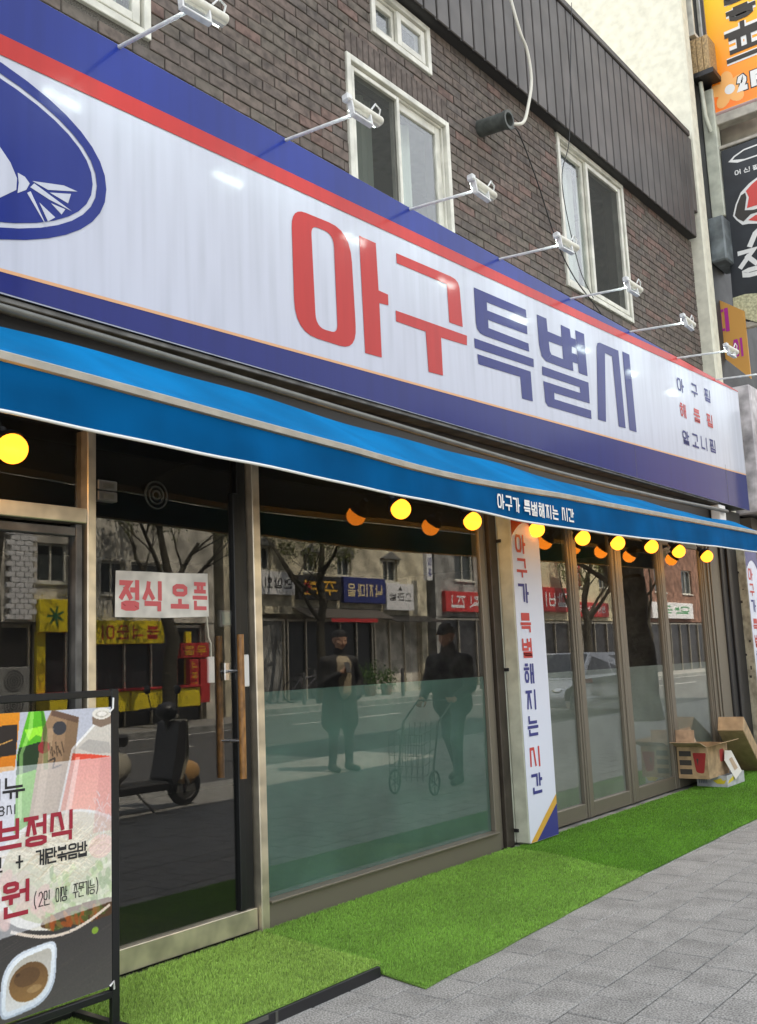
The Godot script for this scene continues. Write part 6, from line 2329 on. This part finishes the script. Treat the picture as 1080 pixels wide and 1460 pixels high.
# bones: [from, to, radius, radius, colour]; one smooth surface through all of them
func flesh(g: Geo, bones: Array, cell: float, k: float) -> void:
	var lo := Vector3(1e9, 1e9, 1e9)
	var hi := -lo
	for b in bones:
		var r := maxf(b[2], b[3]) + cell * 3
		lo = lo.min((b[0] as Vector3).min(b[1]) - Vector3.ONE * r)
		hi = hi.max((b[0] as Vector3).max(b[1]) + Vector3.ONE * r)
	var nx := int((hi.x - lo.x) / cell) + 2
	var ny := int((hi.y - lo.y) / cell) + 2
	var nz := int((hi.z - lo.z) / cell) + 2
	var f := PackedFloat32Array()
	f.resize(nx * ny * nz)
	f.fill(1.0)
	var best := f.duplicate()
	var who := PackedInt32Array()
	who.resize(f.size())
	for bi in bones.size():
		var b: Array = bones[bi]
		var a: Vector3 = b[0]
		var ab: Vector3 = b[1] - a
		var l2 := maxf(ab.length_squared(), 1e-9)
		var ra: float = b[2]
		var rb: float = b[3]
		var m := maxf(ra, rb) + k + cell * 2
		var p0 := (a.min(b[1]) - Vector3.ONE * m - lo) / cell
		var p1 := (a.max(b[1]) + Vector3.ONE * m - lo) / cell
		for x in range(maxi(0, int(p0.x)), mini(nx, int(p1.x) + 2)):
			for y in range(maxi(0, int(p0.y)), mini(ny, int(p1.y) + 2)):
				for z in range(maxi(0, int(p0.z)), mini(nz, int(p1.z) + 2)):
					var p := lo + Vector3(x, y, z) * cell - a
					var t := clampf(p.dot(ab) / l2, 0.0, 1.0)
					var d := (p - ab * t).length() - lerpf(ra, rb, t)
					var i := (x * ny + y) * nz + z
					if d < best[i]:
						best[i] = d
						who[i] = bi
					var o := f[i]
					var h := maxf(k - absf(o - d), 0.0) / k
					f[i] = minf(o, d) - h * h * k * 0.25
	var vert := {}
	var sx := ny * nz
	var sy := nz
	var offs := [0, sx, sy, sx + sy, 1, sx + 1, sy + 1, sx + sy + 1]
	var edges := [[0, 1], [2, 3], [4, 5], [6, 7], [0, 2], [1, 3], [4, 6], [5, 7], [0, 4], [1, 5], [2, 6], [3, 7]]
	var cor := []
	for c in 8:
		cor.append(Vector3(c & 1, (c >> 1) & 1, (c >> 2) & 1))
	for x in nx - 1:
		for y in ny - 1:
			for z in nz - 1:
				var i := x * sx + y * sy + z
				if absf(f[i]) > cell * 2.5:
					continue
				var inside := 0
				for c in 8:
					if f[i + offs[c]] < 0:
						inside += 1
				if inside == 0 or inside == 8:
					continue
				var s := Vector3.ZERO
				var n := 0
				for e in edges:
					var fa := f[i + offs[e[0]]]
					var fb := f[i + offs[e[1]]]
					if (fa < 0) != (fb < 0):
						s += (cor[e[0]] as Vector3).lerp(cor[e[1]], fa / (fa - fb))
						n += 1
				s = s / n
				var gx := f[i + sx] - f[i] + f[i + sx + sy + 1] - f[i + sy + 1]
				var gy := f[i + sy] - f[i] + f[i + sx + sy + 1] - f[i + sx + 1]
				var gz := f[i + 1] - f[i] + f[i + sx + sy + 1] - f[i + sx + sy]
				vert[i] = [lo + (Vector3(x, y, z) + s) * cell, Vector3(gx, gy, gz).normalized(), bones[who[i]][4]]
	for i in vert:
		for ax in 3:
			var st: int = [sx, sy, 1][ax]
			var u: int = [sy, 1, sx][ax]
			var w: int = [1, sx, sy][ax]
			if (f[i] < 0) == (f[i + st] < 0):
				continue
			if not (vert.has(i - u) and vert.has(i - w) and vert.has(i - u - w)):
				continue
			var q := [vert[i - u - w], vert[i - w], vert[i], vert[i - u]]
			if f[i] >= 0:
				q.reverse()
			for t in [[0, 1, 2], [0, 2, 3]]:
				var a: Array = q[t[0]]
				var b: Array = q[t[1]]
				var c: Array = q[t[2]]
				for e in [a, c, b]:
					g.v.append(e[0]); g.n.append(e[1]); g.uv.append(Vector2.ZERO); g.c.append(e[2])
	g.use_c = true

func hand_bones(w: Vector3, b: Basis, curl: float, skin: Color) -> Array:
	# b.x towards the thumb, b.y along the fingers, b.z out of the back of the hand
	var o := []
	var at := func(x: float, y: float, z: float) -> Vector3: return w + b * Vector3(x, y, z)
	o.append([w, at.call(0, 0.02, 0), 0.026, 0.028, skin])
	for i in 4:
		var x: float = [0.03, 0.01, -0.01, -0.028][i]
		var l: float = [0.072, 0.08, 0.074, 0.06][i]
		o.append([at.call(x * 0.6, 0.02, 0), at.call(x, 0.085, 0), 0.014, 0.0115, skin])
		var p: Vector3 = at.call(x, 0.085, 0)
		var a := curl * 0.5
		for k in 3:
			var q: Vector3 = p + b * Vector3(0, cos(a), -sin(a)) * l * [0.46, 0.3, 0.24][k]
			o.append([p, q, 0.0095 - 0.0008 * k, 0.0088 - 0.0008 * k, skin])
			p = q
			a += curl
	var t0: Vector3 = at.call(0.02, 0.015, -0.005)
	var t1: Vector3 = at.call(0.055, 0.045, -0.018)
	var t2: Vector3 = at.call(0.062, 0.078, -0.034)
	var t3: Vector3 = at.call(0.055, 0.1, -0.05)
	o.append_array([[t0, t1, 0.015, 0.012, skin], [t1, t2, 0.0115, 0.0105, skin], [t2, t3, 0.0105, 0.0085, skin]])
	return o

func head(g: Geo, at: Vector3, b: Basis, skin: Color, hair: Color, cap: bool) -> void:
	# at: top of the neck; b.z is the way the face looks
	var p := func(x: float, y: float, z: float) -> Vector3: return at + b * Vector3(x, y, z)
	var bones := [
		[p.call(0, -0.07, -0.015), p.call(0, 0.02, 0.0), 0.055, 0.052, skin],
		[p.call(0, 0.125, -0.02), p.call(0, 0.13, 0.02), 0.088, 0.076, skin],
		[p.call(0, 0.06, 0.015), p.call(0, 0.03, 0.055), 0.064, 0.038, skin],
		[p.call(0.03, 0.075, 0.05), p.call(-0.03, 0.075, 0.05), 0.042, 0.042, skin],
		[p.call(0, 0.105, 0.094), p.call(0, 0.072, 0.112), 0.009, 0.013, skin],
		[p.call(0.03, 0.115, 0.082), p.call(-0.03, 0.115, 0.082), 0.011, 0.011, skin],
		[p.call(0.02, 0.045, 0.088), p.call(-0.02, 0.045, 0.088), 0.007, 0.007, Color(skin.r * 0.7, skin.g * 0.5, skin.b * 0.5)],
		[p.call(0.08, 0.095, -0.005), p.call(0.084, 0.07, 0.0), 0.014, 0.01, skin],
		[p.call(-0.08, 0.095, -0.005), p.call(-0.084, 0.07, 0.0), 0.014, 0.01, skin],
		[p.call(0, 0.145, -0.035), p.call(0, 0.165, 0.015), 0.092, 0.078, hair],
		[p.call(0, 0.07, -0.06), p.call(0, 0.12, -0.05), 0.06, 0.075, hair],
	]
	if cap:
		bones.append([p.call(0.045, 0.165, 0.08), p.call(0.045, 0.15, 0.15), 0.02, 0.012, hair])
		bones.append([p.call(-0.045, 0.165, 0.08), p.call(-0.045, 0.15, 0.15), 0.02, 0.012, hair])
		bones.append([p.call(0, 0.165, 0.08), p.call(0, 0.155, 0.165), 0.022, 0.012, hair])
		bones.append([p.call(0, 0.19, -0.02), p.call(0, 0.19, 0.03), 0.075, 0.07, hair])
	flesh(g, bones, 0.006, 0.018)

func build_people() -> void:
	var skin := Color(0.52, 0.31, 0.21)
	var coat := Color(0.02, 0.02, 0.023)
	var trouser := Color(0.045, 0.05, 0.065)
	var shoe := Color(0.03, 0.028, 0.026)
	var shirt := Color(0.36, 0.3, 0.2)
	var pm := mat(1, 1, 1, 0.75)
	pm.vertex_color_use_as_albedo = true
	# first: stands facing the shop, one hand held to the chest, the other in the coat pocket
	var o := thing("person", "person in long dark open coat facing the shop, phone held at chest", "person", Vector3(9.8, SW, 4.42), 0.35)
	var g := Geo.new()
	# local axes: faces -z, x to the right hand
	var V := func(x: float, y: float, z: float) -> Vector3: return Vector3(x, y, z)
	var b := []
	for s in [1.0, -1.0]:
		b.append([V.call(s * 0.1, 0.92, 0), V.call(s * 0.11, 0.5, -0.01), 0.095, 0.066, trouser])
		b.append([V.call(s * 0.11, 0.5, -0.01), V.call(s * 0.12, 0.1, 0.02), 0.066, 0.05, trouser])
		b.append([V.call(s * 0.12, 0.05, 0.05), V.call(s * 0.14, 0.035, -0.16), 0.046, 0.036, shoe])
		b.append([V.call(s * 0.1, 1.38, 0.0), V.call(s * 0.2, 1.36, 0.01), 0.075, 0.07, coat])
		b.append([V.call(s * 0.07, 1.3, 0.01), V.call(s * 0.12, 0.62, 0.02), 0.125, 0.135, coat])
	b.append([V.call(0, 1.3, -0.03), V.call(0, 1.0, -0.03), 0.13, 0.12, shirt])
	b.append([V.call(0, 1.42, 0), V.call(0, 1.5, 0.0), 0.075, 0.07, coat])
	# right arm: hand in pocket, elbow out; left arm: forearm up to the chest
	b.append([V.call(0.2, 1.36, 0.01), V.call(0.33, 1.11, 0.06), 0.064, 0.052, coat])
	b.append([V.call(0.33, 1.11, 0.06), V.call(0.23, 0.92, -0.06), 0.05, 0.044, coat])
	b.append([V.call(-0.2, 1.36, 0.01), V.call(-0.26, 1.08, 0.02), 0.064, 0.052, coat])
	b.append([V.call(-0.26, 1.08, 0.02), V.call(-0.11, 1.21, -0.19), 0.048, 0.036, coat])
	flesh(g, b, 0.014, 0.035)
	flesh(g, hand_bones(V.call(-0.09, 1.235, -0.21), Basis(Vector3(0, 0.6, -0.8).normalized(), Vector3(0.85, 0.4, -0.3).normalized(), Vector3(0.85, 0.4, -0.3).normalized().cross(Vector3(0, 0.6, -0.8).normalized()) * -1.0).orthonormalized(), 0.7, skin), 0.005, 0.006)
	head(g, V.call(0, 1.53, -0.01), Basis(Vector3.UP, PI) * Basis(Vector3.RIGHT, 0.12), skin, Color(0.015, 0.013, 0.012), false)
	part("body", g, pm, o)
	g = Geo.new()
	g.obox(Transform3D(Basis(Vector3.RIGHT, 0.5), V.call(-0.02, 1.29, -0.25)), Vector3(0.075, 0.15, 0.009), 0.004)
	one("smartphone", g, M.black, "dark phone held at the chest by the person in the long coat", "phone").transform = o.transform
	g = Geo.new()
	for sx in [-0.031, 0.031]:
		g.ball(V.call(sx, 1.632, -0.098), Vector3(0.012, 0.009, 0.008), 8, 6)
	part("eyes", g, M.black, o)
	# second: walks along the pavement pushing a wire cart, dark cap and jacket
	o = thing("person", "person in dark padded jacket and cap pushing a wire cart along the pavement", "person", Vector3(9.5, SW, 2.5), PI * 0.45)
	g = Geo.new()
	b = []
	b.append([V.call(0.09, 0.92, 0), V.call(0.1, 0.5, -0.14), 0.095, 0.066, trouser])
	b.append([V.call(0.1, 0.5, -0.14), V.call(0.1, 0.1, -0.12), 0.066, 0.05, trouser])
	b.append([V.call(0.1, 0.05, -0.09), V.call(0.11, 0.038, -0.3), 0.046, 0.036, shoe])
	b.append([V.call(-0.09, 0.92, 0), V.call(-0.1, 0.52, 0.06), 0.095, 0.066, trouser])
	b.append([V.call(-0.1, 0.52, 0.06), V.call(-0.1, 0.15, 0.28), 0.066, 0.05, trouser])
	b.append([V.call(-0.1, 0.1, 0.31), V.call(-0.11, 0.04, 0.13), 0.046, 0.036, shoe])
	for s in [1.0, -1.0]:
		b.append([V.call(s * 0.1, 1.36, -0.05), V.call(s * 0.2, 1.34, -0.05), 0.08, 0.08, coat])
		b.append([V.call(s * 0.08, 1.28, -0.03), V.call(s * 0.1, 0.86, 0.0), 0.14, 0.135, coat])
		b.append([V.call(s * 0.2, 1.34, -0.05), V.call(s * 0.27, 1.06, -0.1), 0.08, 0.066, coat])
		b.append([V.call(s * 0.27, 1.06, -0.1), V.call(s * 0.2, 0.95, -0.34), 0.062, 0.048, coat])
	b.append([V.call(0, 1.42, -0.06), V.call(0, 1.5, -0.07), 0.095, 0.085, coat])
	flesh(g, b, 0.014, 0.035)
	for s in [1.0, -1.0]:
		flesh(g, hand_bones(V.call(s * 0.2, 0.945, -0.36), Basis(Vector3(-s, 0, 0), Vector3(0, -0.35, -0.94), Vector3(-s, 0, 0).cross(Vector3(0, -0.35, -0.94))), 0.85, skin), 0.005, 0.006)
	head(g, V.call(0, 1.52, -0.09), Basis(Vector3.UP, PI) * Basis(Vector3.RIGHT, 0.15), skin, Color(0.012, 0.012, 0.013), true)
	part("body", g, pm, o)
	g = Geo.new()
	for sx in [-0.031, 0.031]:
		g.ball(V.call(sx, 1.622, -0.178), Vector3(0.012, 0.009, 0.008), 8, 6)
	part("eyes", g, M.black, o)
	# the cart
	var c := thing("wire_cart", "two wheeled wire shopping cart pushed by the person in the cap", "cart", Vector3(8.78, SW, 2.385), PI * 0.45)
	g = Geo.new()
	for i in 7:
		var x := -0.19 + 0.38 * i / 6
		g.tube([V.call(x, 0.72, -0.1), V.call(x, 0.2, -0.2), V.call(x, 0.16, -0.46), V.call(x, 0.62, -0.46)], 0.004, 5)
	for j in 5:
		var t := j / 4.0
		var y := lerpf(0.2, 0.62, t)
		g.tube([V.call(-0.19, y + 0.05, lerpf(-0.2, -0.12, t)), V.call(-0.19, y, -0.46), V.call(0.19, y, -0.46), V.call(0.19, y + 0.05, lerpf(-0.2, -0.12, t))], 0.004, 5)
	part("basket", g, M.grey_metal, c)
	g = Geo.new()
	g.tube([V.call(-0.2, 0.12, -0.28), V.call(-0.21, 0.72, -0.1), V.call(-0.21, 0.93, 0.28), V.call(0.21, 0.93, 0.28), V.call(0.21, 0.72, -0.1), V.call(0.2, 0.12, -0.28)], 0.011, 8)
	part("handle", g, M.grey_metal, c)
	for x in [-0.23, 0.23]:
		wheel2(c, V.call(x, 0.13, -0.28), 0.13)

func wheel2(parent: Node3D, c: Vector3, r: float) -> void:
	var g := Geo.new()
	var ring := []
	for i in 21:
		ring.append(c + Vector3(0, r * 0.9 * cos(TAU * i / 20), r * 0.9 * sin(TAU * i / 20)))
	g.tube(ring, r * 0.1, 6, false)
	for i in 6:
		g.tube([c, c + Vector3(0, r * 0.85 * cos(TAU * i / 6), r * 0.85 * sin(TAU * i / 6))], 0.006, 5)
	part("wheel", g, M.black, parent)
